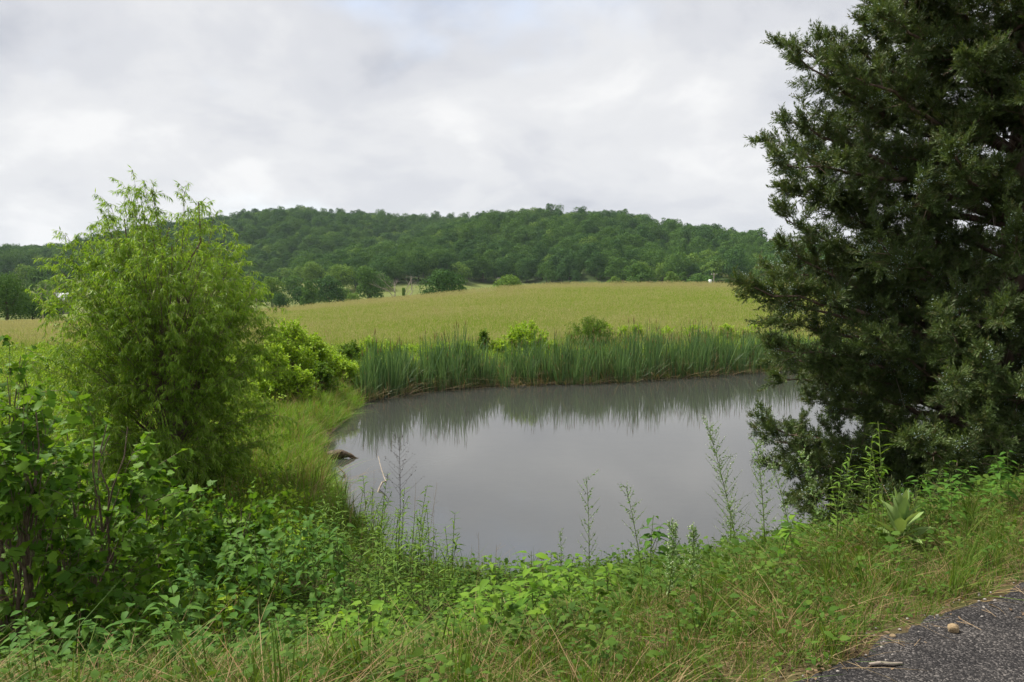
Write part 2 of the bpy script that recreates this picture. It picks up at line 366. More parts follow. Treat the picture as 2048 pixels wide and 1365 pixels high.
def height(x, y):
    x = np.asarray(x, float); y = np.asarray(y, float)
    sd = pond_sd(x, y); s = road_s(x, y)
    sb = s - .2 * sstep(.6, 2.6, x) * sstep(.3, 1.3, s)
    zb = np.interp(sb, [-3, 0, .3, 1.3, 2.6, 5, 8, 11, 16, 40], [2.83, 2.835, 2.80, 2.58, 1.85, .80, .26, .28, .4, .5])
    zb = zb + np.clip(s, 0, 1) * vnoise(x, y, 1.6, 2.) * .045
    t = np.clip((y - 42) / 78, 0, 1); tt = .8 * t + .2 * t * t * (3 - 2 * t)
    cr = np.interp(x, CREST[:, 0], CREST[:, 1])
    zf = .75 + (cr - .75) * tt
    valley = np.interp(y, [120, 200, 260, 320, 480, 620, 5000], [-1, -2.6, -4.2, -3.6, 1.2, 4.5, 5.0])
    z2 = np.where(y < 120, zf, cr + (valley - cr) * sstep(118, 265, y))
    z = zb + (z2 - zb) * sstep(20, 46, y)
    z = z + vnoise(x, y, .11, 1.) * .12 * sstep(45, 60, y)
    z = np.minimum(z, .03 + np.maximum(sd, 0) * .55 + 40 * sstep(14, 60, sd))
    z = np.where(sd < 0, np.maximum(-.85, sd * .28 - .02), z)
    return z + hills(x, y)
def h1(x, y): return float(height(np.array([x]), np.array([y]))[0])
def ground_hit(px, py):
    d = ray(px, py); y = np.concatenate([np.arange(2.2, 30, .05), np.arange(30, 200, .5)])
    t = y / d[1]; z = CAM_Z + d[2] * t
    g = height(d[0] * t, y); k = np.argmax(z <= g)
    return np.array([d[0] * t[k], y[k], g[k]])

def build_terrain():
    def axis(fine, step, far, grow):
        v = [0.]; s = step
        while v[-1] < far:
            if v[-1] > fine: s *= grow
            v.append(v[-1] + s)
        return np.array(v)
    xp = axis(16, .22, 3600, 1.065); xs = np.concatenate([-xp[:0:-1], xp])
    yp = axis(22, .2, 4200, 1.032); ys = np.concatenate([[-400, -150, -60, -25, -12, -6, -3, -1.5, -.7], yp])
    X, Y = np.meshgrid(xs, ys); nx, ny = len(xs), len(ys)
    x, y = X.ravel(), Y.ravel(); z = height(x, y)
    i = np.arange(ny - 1)[:, None]; j = np.arange(nx - 1)[None]
    q = np.stack([i * nx + j, i * nx + j + 1, (i + 1) * nx + j + 1, (i + 1) * nx + j], -1).reshape(-1, 4)
    me = mesh_np('ground', np.stack([x, y, z], 1), [q], [ground_material()], smooth=True)
    sd = pond_sd(x, y); hz = hills(x, y)
    fieldw = sstep(36, 50, y); wood = np.maximum(sstep(2., 7., hz), .58 * sstep(125, 165, y)); mud = 1 - sstep(-.15, .18, sd)
    strip = np.exp(-(((x + 188) / 40) ** 2 + ((y - 600) / 45) ** 2) * 1.5)
    wood = wood * (1 - sstep(.35, .6, strip))
    clay = np.exp(-(((x - 15.5) / 3.2) ** 2 + ((y - 50) / 2.) ** 2)) * (vnoise(x, y, 1.9, 4.) > -.1)
    a = me.color_attributes.new('zone', 'FLOAT_COLOR', 'POINT')
    a.data.foreach_set('color', np.stack([fieldw, wood, mud, np.ones_like(mud)], 1).astype(np.float32).ravel())
    b = me.attributes.new('clay', 'FLOAT', 'POINT'); b.data.foreach_set('value', clay.astype(np.float32))
    link('ground', me, kind='structure')
    # pond water: the outline pushed a little under the bank
    c = POND.mean(0); P = POND + norm(POND - c) * .5
    n = len(P); V = np.concatenate([np.c_[P, np.zeros(n)], [[c[0], c[1], 0]]])
    f = np.array([(k, (k + 1) % n, n) for k in range(n)])
    link('pond_water', mesh_np('pond_water', V, [f], [water_material()]), kind='structure')
    # road: asphalt sheet with a ragged, crumbling edge
    xs = np.concatenate([np.arange(-58, -4, 1.5), np.arange(-4, 7, .05), np.arange(7, 58, 1.5)])
    ye = np.interp(xs, ROAD_EDGE[:, 0], ROAD_EDGE[:, 1]); ye = np.convolve(np.pad(ye, 6, 'edge'), np.ones(13) / 13, 'valid')
    rag = (np.abs(xs - 1.5) < 5.5) * (rng.normal(size=len(xs)) * .018 + vnoise(xs, xs * 0, 6, 1) * .05)
    e = ye + rag; k = len(xs); rows = []
    for off, zz in ((0.05, -.05), (0, .004), (-.06, .012), (-1.2, .02), (-3.2, .05), (-6.4, .02)):
        rows.append(np.c_[xs, (e if off >= -.06 else ye) + off, np.full(k, ROAD_Z + zz)])
    V = np.concatenate(rows); r = len(rows)
    i = np.arange(r - 1)[:, None]; j = np.arange(k - 1)[None]
    q = np.stack([i * k + j, (i + 1) * k + j, (i + 1) * k + j + 1, i * k + j + 1], -1).reshape(-1, 4)
    link('road', mesh_np('road', V, [q], [asphalt_material()], smooth=True), kind='structure')
build_terrain()

# ------------------------------------------------------------------ scattering of uncountable stuff
def scatter_group():
    ng = bpy.data.node_groups.new('scatter_templates', 'GeometryNodeTree')
    ng.interface.new_socket('Geometry', in_out='INPUT', socket_type='NodeSocketGeometry')
    ng.interface.new_socket('Collection', in_out='INPUT', socket_type='NodeSocketCollection')
    ng.interface.new_socket('Geometry', in_out='OUTPUT', socket_type='NodeSocketGeometry')
    N, L = ng.nodes.new, ng.links.new
    gi = N('NodeGroupInput'); go = N('NodeGroupOutput')
    ci = N('GeometryNodeCollectionInfo'); ci.inputs['Separate Children'].default_value = True; ci.inputs['Reset Children'].default_value = True
    L(gi.outputs['Collection'], ci.inputs['Collection'])
    ip = N('GeometryNodeInstanceOnPoints'); ip.inputs['Pick Instance'].default_value = True
    L(gi.outputs['Geometry'], ip.inputs['Points']); L(ci.outputs[0], ip.inputs['Instance'])
    def attr(nm, ty):
        n = N('GeometryNodeInputNamedAttribute'); n.data_type = ty; n.inputs['Name'].default_value = nm; return n.outputs['Attribute']
    L(attr('pick', 'INT'), ip.inputs['Instance Index'])
    L(attr('rot', 'FLOAT_VECTOR'), ip.inputs['Rotation'])
    L(attr('scl', 'FLOAT_VECTOR'), ip.inputs['Scale'])
    L(ip.outputs[0], go.inputs[0]); return ng
SCATTER = scatter_group()
def scatter(name, label, cat, P, rot, scl, pick, templates, parent=None):
    n = len(P)
    me = bpy.data.meshes.new(name); me.vertices.add(n); me.vertices.foreach_set('co', np.asarray(P, np.float32).ravel())
    a = me.attributes.new('pick', 'INT', 'POINT'); a.data.foreach_set('value', np.asarray(pick, np.int32))
    a = me.attributes.new('rot', 'FLOAT_VECTOR', 'POINT'); a.data.foreach_set('vector', np.asarray(rot, np.float32).ravel())
    scl = np.asarray(scl, np.float32)
    if scl.ndim == 1: scl = np.repeat(scl[:, None], 3, 1)
    a = me.attributes.new('scl', 'FLOAT_VECTOR', 'POINT'); a.data.foreach_set('vector', np.ascontiguousarray(scl).ravel())
    c = bpy.data.collections.new(name + '_templates')
    for k, t in enumerate(templates):
        c.objects.link(bpy.data.objects.new('%s_template_%02d' % (name, k), t))
    o = link(name, me, parent, kind='stuff')
    if parent is None: o['label'] = label; o['category'] = cat
    md = o.modifiers.new('scatter', 'NODES'); md.node_group = SCATTER
    for it in SCATTER.interface.items_tree:
        if it.item_type == 'SOCKET' and it.in_out == 'INPUT' and it.name == 'Collection': md[it.identifier] = c
    return o
def jitter_grid(x0, x1, y0, y1, step):
    X, Y = np.meshgrid(np.arange(x0, x1, step), np.arange(y0, y1, step))
    return X.ravel() + rng.uniform(-.5, .5, X.size) * step, Y.ravel() + rng.uniform(-.5, .5, X.size) * step
def spin(n, tilt=.12):
    return np.stack([rng.normal(size=n) * tilt, rng.normal(size=n) * tilt, rng.uniform(0, 6.283, n)], 1)

def blades(g, n, r, hmin, hmax, w, lean, mat=0, curve=.35):
    """n curved tapered grass blades around the origin"""
    an = rng.uniform(0, 6.283, n); rr = r * np.sqrt(rng.random(n))
    B = np.stack([np.cos(an) * rr, np.sin(an) * rr, np.full(n, -.02)], 1)
    az = an + rng.normal(size=n) * .9; H = rng.uniform(hmin, hmax, n); ln = np.abs(rng.normal(size=n)) * lean
    D = np.stack([np.cos(az), np.sin(az), np.zeros(n)], 1)
    S = np.stack([-np.sin(az + .6), np.cos(az + .6), np.zeros(n)], 1)
    ts = [0, .38, .72, 1]; ws = [.8, 1, .7, 0]; V = []
    for t, wv in zip(ts, ws):
        c = B + D * (H * (ln * t + curve * ln * 2.2 * t * t))[:, None]; c[:, 2] += H * (t - .35 * ln * t * t)
        hw = (w * .5 * wv)
        V += [c] if wv == 0 else [c - S * hw, c + S * hw]
    V = np.stack(V, 1); o = (np.arange(n) * 7)[:, None, None]
    q = (np.array([(0, 1, 3, 2), (2, 3, 5, 4)])[None] + o).reshape(-1, 4); t3 = (np.array([(4, 5, 6)])[None] + o).reshape(-1, 3)
    g.add(V.reshape(-1, 3), [q, t3], np.repeat(rng.random(n), 7), mat)
def in_view(x, y, pad=3., k=.72): return np.abs(x) < y * k + pad

# ------------------------------------------------------------------ broadleaf trees of the valley and the hill
def crown_geo(H, W, nblob, nleaf, leaf, clear=.14, point=0.):
    """crown of leaf clumps: many small faces on and inside lumpy lobes"""
    c = []
    for k in range(nblob):
        u = (k + .5) / nblob; z = clear + (1 - clear) * (.10 + .78 * u)
        rr = W * .5 * (1 - point * u) * math.sqrt(max(.05, 1 - ((u - .38) / .72) ** 2))
        a = k * 2.4 + rng.random() * .9; d = rr * rng.uniform(.25, .72)
        c.append((math.cos(a) * d, math.sin(a) * d, z * H, rr * rng.uniform(.38, .62) + .05 * W))
    c = np.array(c); w = c[:, 3] ** 2; idx = rng.choice(nblob, nleaf, p=w / w.sum())
    d = rdir(nleaf); d[:, 2] = np.where(d[:, 2] < -.35, -d[:, 2], d[:, 2])
    r = c[idx, 3] * rng.uniform(.72, 1.12, nleaf)
    P = c[idx, :3] + d * r[:, None] * np.array([1, 1, .9])
    A = norm(np.cross(d, rdir(nleaf))) - np.array([0, 0, .3]); Nn = d + rng.normal(size=(nleaf, 3)) * .45
    return leaf_cloud(P, A, Nn, leaf * rng.uniform(.7, 1.4, nleaf), leaf * rng.uniform(.6, 1.1, nleaf), LEAF4)
def trunk_geo(H, W, r, limbs=5):
    g = Geo(); top = np.array([rng.normal() * .04 * W, rng.normal() * .04 * W, H * .72])
    p = bez((0, 0, -.3), (rng.normal() * .03 * W, 0, H * .35), top, 7); g.add(*tube(p, np.linspace(r * 1.2, r * .35, 7), 6))
    for k in range(limbs):
        a = k * 2.4 + rng.random(); s = p[2 + k % 4]; e = np.array([math.cos(a) * W * .3, math.sin(a) * W * .3, H * rng.uniform(.5, .85)])
        g.add(*tube(bez(s, (s + e) / 2 + [0, 0, -.05 * H], e, 4), np.linspace(r * .5, r * .12, 4), 4))
    return g
def place_tree(px, top, wpx, d, mat, label, group=None, name='broadleaf_tree', nleaf=2600, leaf=None, clear=.12, point=0., nblob=13, cat='tree'):
    b = at_d(px, top, d); gz = h1(b[0], d); H = max(b[2] - gz, 5.0, wpx * d / F * .6); W = wpx * d / F
    leaf = leaf or max(.22, math.sqrt(7.5 * W * H / nleaf))
    o = thing(name, label, cat, (b[0], d, gz), group)
    V, f, r = crown_geo(H, W, nblob, nleaf, leaf, clear, point)
    link('crown', Geo().add(V, f, r).mesh('crown', [M[mat]]), o, 'stuff')
    link('trunk', trunk_geo(H, W, .018 * H + .05).mesh('trunk', [M['bark']], True), o)
    return o
place_tree(543, 552, 52, 300, 'tree_c', 'pale green broad tree at the left end of the valley tree line')
place_tree(561, 588, 44, 270, 'tree_a', 'low dark round tree at the edge of the golden field', clear=.04)
place_tree(618, 560, 36, 262, 'tree_b', 'narrow dark green tree standing alone at the edge of the golden field', clear=.08)
place_tree(659, 556, 62, 320, 'tree_a', 'broad deep green tree beside the tall oval tree in the valley')
place_tree(706, 586, 30, 300, 'tree_c', 'small bright yellow-green tree under the tall oval tree', clear=.05)
place_tree(737, 533, 56, 310, 'tree_b', 'tall oval green tree in the valley rising above the field edge', nleaf=3600)
place_tree(684, 531, 58, 430, 'tree_c', 'large light green tree behind the valley tree line')
place_tree(623, 524, 48, 470, 'tree_c', 'light green tree at the foot of the wooded hill')
place_tree(888, 542, 86, 210, 'tree_a', 'wide dark green dome-shaped tree behind the field crest', nleaf=4200, nblob=18, clear=.04)
place_tree(922, 566, 26, 225, 'tree_b', 'lighter green low tree joined to the wide dome-shaped tree', clear=.03)
place_tree(850, 577, 24, 215, 'tree_a', 'small dark bush-like tree beside the wide dome-shaped tree', clear=.03)
place_tree(1020, 553, 60, 240, 'tree_c', 'flat-topped light green tree behind the field crest', clear=.3)
place_tree(1229, 549, 34, 330, 'tree_c', 'small bright green tree peeping over the field crest')
place_tree(1277, 526, 64, 360, 'tree_b', 'broad mid green tree behind the field crest near the yellow-green tree')
place_tree(1344, 540, 34, 330, 'tree_c', 'yellow-green rounded tree behind the field crest')
place_tree(1368, 538, 18, 340, 'tree_b', 'small ball-shaped green tree next to the yellow-green tree')
place_tree(1400, 549, 70, 300, 'tree_b', 'low spreading green tree behind the pole with the transformer box')
place_tree(1458, 553, 34, 290, 'tree_a', 'dark rounded tree right of the pole with the transformer box')
place_tree(1302, 489, 60, 560, 'tree_b', 'large pale-crowned tree with pointed top in the hillside clearing', point=.55, nleaf=3200)
place_tree(1277, 500, 22, 550, 'tree_a', 'narrow pointed conifer-like tree in the hillside clearing', point=.9)
place_tree(10, 545, 96, 150, 'tree_b', 'big leafy green tree beyond the golden field next to dead trees', nleaf=9000, nblob=22, clear=.0)
place_tree(62, 588, 60, 165, 'tree_a', 'dark low tree between the big leafy tree and the willow', clear=.0, nleaf=6000)
place_tree(95, 592, 64, 172, 'tree_a', 'dark low tree nearest the willow beyond the golden field', clear=.0, nleaf=6000)
place_tree(38, 574, 56, 185, 'tree_b', 'mid green tree behind the dark low trees beyond the golden field', clear=.0, nleaf=5000)
place_tree(-60, 560, 90, 160, 'tree_a', 'dark green tree beside the big leafy tree beyond the field', clear=.04)
for k, (px, top, w, d, mt) in enumerate([(500, 556, 50, 380, 'tree_a'), (585, 553, 50, 400, 'tree_b'), (640, 545, 50, 480, 'tree_a'), (710, 545, 50, 440, 'tree_a'),
        (760, 548, 46, 430, 'tree_b'), (600, 575, 36, 330, 'tree_a'), (680, 575, 44, 330, 'tree_b'), (775, 545, 50, 470, 'tree_a'), (520, 570, 40, 340, 'tree_b'), (640, 582, 34, 340, 'tree_b')]):
    place_tree(px, top, w * 1.15, d, mt, 'green tree in the tree line between golden field and wooded hill', 'valley tree line', nleaf=1800, clear=0.)
for k in range(24):
    place_tree(470 + k * 15 + rng.uniform(-6, 6), rng.uniform(538, 556), rng.uniform(30, 46), rng.uniform(500, 560), ['tree_a', 'tree_b', 'tree_a', 'tree_c'][k % 4], 'tree of the belt at the foot of the hill behind the valley tree line', 'tree belt at the hill foot', nleaf=1300, clear=0.)
for k in range(15):
    place_tree(rng.uniform(-90, 250), rng.uniform(528, 566), rng.uniform(36, 62), rng.uniform(240, 470), ['tree_a', 'tree_b', 'tree_c'][k % 3],
               'tree of the mixed wood on the flat valley floor behind the willow', 'wood behind the willow', nleaf=1500)
for k in range(16):
    place_tree(1560 + k * 34 + rng.uniform(-10, 10), rng.uniform(540, 560), rng.uniform(50, 80), rng.uniform(300, 420), ['tree_a', 'tree_b'][k % 2],
               'green tree in the row seen through the cedar branches', 'tree row behind the cedar', nleaf=1200)

def hill_wood():
    tm = []
    kinds = ['tree_a', 'tree_b', 'tree_a', 'tree_b', 'tree_c', 'tree_a', 'tree_b', 'tree_a', 'tree_b']
    for k in range(9):
        V, f, r = crown_geo(12.5 * rng.uniform(.85, 1.15), rng.uniform(9.5, 13), 10, 1500, .62, .06, [0, 0, .18][k % 3])
        tm.append(Geo().add(V, f, r).mesh('crown', [M[kinds[k]]]))
    trunk = trunk_geo(9, 6, .22, 2).mesh('trunk', [M['bark']], True)
    marks = [(640, 'above the narrow dark field-edge tree'), (780, 'behind the tall oval valley tree'), (960, 'above the wide dome-shaped tree'), (1100, 'behind the flat-topped tree'),
             (1250, 'between flat-topped tree and clearing'), (1330, 'around the hillside clearing'), (1445, 'above the pole with the transformer box'), (9999, 'beside the cedar branches')]
    tone = {'tree_a': 'dark green', 'tree_b': 'mid green', 'tree_c': 'pale green'}
    x, y = jitter_grid(-950, 900, 400, 1060, 8.6)
    hz = hills(x, y)
    strip = np.exp(-(((x + 188) / 40) ** 2 + ((y - 600) / 45) ** 2) * 1.5) > .5
    clear = (np.exp(-(((x - 103) / 16) ** 2 + ((y - 545) / 22) ** 2)) > .4)
    keep = (hz > 5.5) & in_view(x, y, 25, .70) & ~strip & ~clear
    x, y = x[keep], y[keep]; z = height(x, y)
    ratio = (z + 13 - CAM_Z) / y
    px = 1024 + x / y * F; py = HORIZON - ratio * F
    # drop trees hidden behind a ridge
    nb = np.clip((px / 6).astype(int), -60, 420) + 60; order = np.argsort(y); best = np.full(500, -9.); vis = np.zeros(len(x), bool)
    for i in order:
        b = nb[i]
        if ratio[i] > best[b] - .010: vis[i] = True
        best[b] = max(best[b], ratio[i])
    x, y, z, px, py = x[vis], y[vis], z[vis], px[vis], py[vis]
    pn = vnoise(x, y, .035, 3.) * .8 + rng.normal(size=len(x)) * .75
    pick = np.where(pn > .75, rng.choice([4, 4, 3], len(x)), np.where(pn > -.1, rng.choice([1, 3, 6, 8, 0], len(x)), rng.choice([0, 2, 5, 7, 6], len(x))))
    sc = (.62 + .85 * rng.random(len(x)) ** 1.4) * np.where(z > 60, .92, 1.0)
    cand = np.where((px > 560) & (px < 1540) & (py < 545))[0]
    near = cand[np.argsort(y[cand])][:290]
    for i in near:
        wh = next(t for lim, t in marks if px[i] < lim)
        o = thing('hill_tree', '%s broadleaf tree of the hillside wood %s' % (tone[kinds[pick[i]]], wh), 'tree', (x[i], y[i], z[i] - .3), 'trees on the lower hillside')
        link('crown', tm[pick[i]], o, 'stuff'); link('trunk', trunk, o)
        o.rotation_euler = (0, 0, rng.uniform(0, 6.28)); s = sc[i]; o.scale = (s, s, s * rng.uniform(.9, 1.15))
    m = np.ones(len(x), bool); m[near] = False
    P = np.stack([x, y, z - .3], 1)[m]; s = sc[m]
    S = np.stack([s, s, s * rng.uniform(.85, 1.2, len(s))], 1)
    # the far ridges beyond
    xf, yf = jitter_grid(-2300, 2300, 1560, 2340, 15)
    kf = (np.abs(np.abs(xf) / yf - .5) < .28) & (hills(xf, yf) > 20); xf, yf = xf[kf], yf[kf]
    P = np.concatenate([P, np.stack([xf, yf, height(xf, yf) - .5], 1)]); nf = len(xf)
    S = np.concatenate([S, np.repeat(rng.uniform(1.5, 2.0, nf)[:, None], 3, 1) * [1, 1, .6]])
    pk = np.concatenate([pick[m], rng.integers(0, 9, nf)])
    scatter('hill_forest', 'dense green broadleaf forest covering the long hill and far ridges', 'forest', P, spin(len(P), .03), S, pk, tm)
hill_wood()

# ------------------------------------------------------------------ bare trees, poles, wires, far sheds
def bare_tree_geo(H, spread, r0, seed):
    rg = np.random.default_rng(seed); g = Geo()
    def grow(p, d, L, r, depth):
        e = p + d * L; m = (p + e) / 2 + rg.normal(size=3) * L * .06
        g.add(*tube(bez(p, m, e, 4), np.linspace(r, r * .55, 4), 5 if depth < 2 else 3))
        if depth >= 4: return
        for k in range(rg.integers(2, 4)):
            nd = d + rg.normal(size=3) * spread; nd[2] = abs(nd[2]) * .8 + .15
            t = rg.uniform(.55, 1.); grow(p + (e - p) * t, norm(nd), L * rg.uniform(.55, .78), r * .5, depth + 1)
    grow(np.array([0, 0, -.3]), norm(np.array([.05, 0, 1.])), H * .4, r0, 0); return g
for px, top, d, label, sd in [(788, 543, 290, 'pale bare dead tree with forked limbs beside the wide dome-shaped tree', 4), (807, 548, 285, 'second bare tree with ivy-green trunk beside the pale dead tree', 9),
                              (84, 556, 148, 'tall grey dead tree with bare limbs near the willow', 15), (26, 533, 230, 'thin bare grey dead tree rising behind the big leafy tree', 21),
                              (511, 562, 270, 'slim white bare sapling at the field edge beside the willow', 33)]:
    b = at_d(px, top, d); gz = h1(b[0], d); H = b[2] - gz
    o = thing('dead_tree', label, 'dead tree', (b[0], d, gz))
    g = bare_tree_geo(H, .42, H * .017, sd); me = g.mesh('bare_limbs', [M['dead_wood']], True); link('bare_limbs', me, o)
    zs = max(v.co.z for v in me.vertices); o.scale = (H / zs,) * 3
    if sd == 9:
        n = 500; z = rng.uniform(0, H * .5, n); an = rng.uniform(0, 6.28, n); dd = np.stack([np.cos(an), np.sin(an), an * 0], 1)
        link('ivy', Geo().add(*leaf_cloud(dd * .45 + np.c_[z * 0, z * 0, z], -dd * .2 + [0, 0, -1], dd, .45, .4, LEAF4)).mesh('ivy', [M['tree_c']]), o, 'stuff')
M['pole'] = noise_mat('weathered_pole', [(.3, (.20, .17, .14)), (.7, (.33, .29, .25))], 5, bump=.2, stretch=(1, 1, .1))
M['metal'] = noise_mat('pale_painted_metal', [(.3, (.62, .64, .66)), (.7, (.74, .75, .76))], 4, bump=0, rough=.4)
def box(c, s):
    c = np.array(c); s = np.array(s) / 2
    V = np.array([(x, y, z) for x in (-1, 1) for y in (-1, 1) for z in (-1, 1)]) * s + c
    return V, [np.array([(0, 1, 3, 2), (4, 6, 7, 5), (0, 4, 5, 1), (2, 3, 7, 6), (0, 2, 6, 4), (1, 5, 7, 3)])]
pole_tops = []
for px, top, d, label, tr in [(823, 553, 430, 'wooden utility pole in front of the hill behind the bare trees', 0), (998, 555, 400, 'wooden utility pole beside the flat-topped tree', 0),
                              (1428, 546, 235, 'wooden utility pole with white transformer box above the field crest', 1), (425, 545, 470, 'wooden utility pole by the hillside pasture', 0)]:
    b = at_d(px, top, d); gz = h1(b[0], d); H = b[2] - gz
    o = thing('utility_pole', label, 'pole', (b[0], d, gz), 'utility poles in the valley')
    link('post', Geo().add(*tube([(0, 0, -.5), (0, 0, H * .5), (0, 0, H)], [.19, .16, .13], 8)).mesh('post', [M['pole']], True), o)
    link('crossarm', Geo().add(*box((0, -.2, H - .5), (1.9, .12, .14))).mesh('crossarm', [M['pole']]), o)
    for sx in (-.8, 0., .8):
        link('insulator', Geo().add(*tube([(sx, -.2, H - .43), (sx, -.2, H - .36), (sx, -.2, H - .22)], [.05, .08, .03], 6)).mesh('insulator', [M['metal']], True), o)
    if tr:
        t = link('transformer_box', Geo().add(*tube([(-1.15, -.25, H - 3.6), (-1.15, -.25, H - 3.55), (-1.15, -.25, H - 2.0), (-1.15, -.25, H - 1.95)], [.02, .48, .48, .05], 12)).mesh('transformer_box', [M['metal']]), o)
        link('bracket', Geo().add(*box((-.5, -.2, H - 2.6), (.9, .1, .12))).mesh('bracket', [M['pole']]), t)
    pole_tops.append(np.array([b[0], d - .2, gz + H - .2]))
def wire(a, b, label):
    t = np.linspace(0, 1, 24); p = a + (b - a) * t[:, None]; p[:, 2] -= 4 * t * (1 - t) * np.linalg.norm(b - a) * .012
    thing('power_line', label, 'wire', group='power lines', data=Geo().add(*tube(p, .018, 4)).mesh('power_line', [M['dark_stem']]))
A, B, Cc, D0 = pole_tops
wire(D0, A, 'thin power line running from pasture pole to pole by bare trees')
wire(A, B, 'thin power line running from pole by bare trees to pole by flat-topped tree')
wire(B, Cc, 'thin power line running from pole by flat-topped tree to pole with transformer box')
wire(D0 + [-190, 20, 6], D0, 'thin power line running behind the willow to the pasture pole')
M['shed_roof'] = noise_mat('pale_metal_roof', [(.3, (.22, .23, .24)), (.7, (.30, .31, .32))], 2, bump=0, rough=.5)
M['shed_wall'] = noise_mat('grey_board_wall', [(.3, (.20, .19, .18)), (.7, (.30, .28, .26))], 3, bump=.1)
for px, py, d, w, label in [(124, 586, 260, 3.6, 'small shed with pale metal roof glimpsed between dead tree and willow'), (44, 589, 250, 3.2, 'small shed with grey metal roof behind the dark low tree')]:
    b = at_d(px, py, d); gz = h1(b[0], d); H = b[2] - gz
    o = thing('shed', label, 'shed', (b[0], d, gz))
    wl = link('wall', Geo().add(*box((0, 0, H * .32 - .1), (w, 4, H * .64 + .2))).mesh('wall', [M['shed_wall']]), o)
    link('door', Geo().add(*box((-w * .2, -2.03, 1.0), (1.1, .08, 2.))).mesh('door', [M['dark_stem']]), wl)
    V = np.array([(sx * (w / 2 + .4), y, z) for sx in (-1, 1) for y, z in ((-2.5, H * .6), (0, H), (2.5, H * .6), (2.5, H * .6 - .12), (0, H - .15), (-2.5, H * .6 - .12))])
    i = np.arange(6); q = np.stack([i, (i + 1) % 6, 6 + (i + 1) % 6, 6 + i], 1)
    ends = np.array([(0, 1, 4, 5), (1, 2, 3, 4), (6, 11, 10, 7), (7, 10, 9, 8)])
    link('roof', Geo().add(V, [q, ends]).mesh('roof', [M['shed_roof']]), o)

# ------------------------------------------------------------------ meadow
def meadow():
    tm = []
    for k in range(6):          # 0, 1 green; 2, 3 mixed; 4 tan; 5 rusty seed heads
        ns = (2, 3, 5, 7, 12, 11)[k]; mt = 'field_rust' if k == 5 else 'field_tan'
        g = Geo(); blades(g, 36 - ns // 2, .24, .28, .62, .017, .22, 0); blades(g, ns, .22, .6, .98, .007, .14, 1)
        an = rng.uniform(0, 6.28, ns); r = .26 * np.sqrt(rng.random(ns)); P = np.stack([np.cos(an) * r, np.sin(an) * r, rng.uniform(.66, .95, ns)], 1)
        g.add(*leaf_cloud(P, rdir(ns) * .3 + [0, 0, 1], rdir(ns), .15, .020, LEAF4), 1)
        tm.append(g.mesh('meadow_tuft', [M['field_green'], M[mt]]))
    x1, y1 = jitter_grid(-75, 80, 43, 78, .34); x2, y2 = jitter_grid(-110, 110, 78, 136, .46)
    x = np.concatenate([x1, x2]); y = np.concatenate([y1, y2])
    k = in_view(x, y, 3, .70) & (pond_sd(x, y) > 3.2 + vnoise(x, y, .5) * .8)
    k &= ~((np.abs(x - 15.5) < 2.6) & (np.abs(y - 50) < 1.3))
    x, y = x[k], y[k]; n = len(x)
    s = rng.uniform(.75, 1.2, n) * (1 + .18 * vnoise(x, y, .22, 2.)); s = np.where(y > 78, s * 1.15, s)
    cover_n = vnoise(x, y * .55, .10, 5.) * .8 + vnoise(x, y, .45, 2.) * .35 + rng.normal(size=n) * .45
    cover_n += .9 * sstep(104, 120, y) + .8 * (1 - sstep(46, 58, y)) - .55          # drier on the crest and along the pond side
    pick = np.select([cover_n < -.25, cover_n < .35, cover_n < .95], [rng.integers(0, 2, n), rng.integers(1, 4, n), rng.integers(3, 5, n)], rng.integers(4, 6, n))
    scatter('meadow_grass', 'tall golden-green hay meadow rising behind the pond', 'grass', np.stack([x, y, height(x, y)], 1), spin(n, .08), s, pick, tm)
meadow()

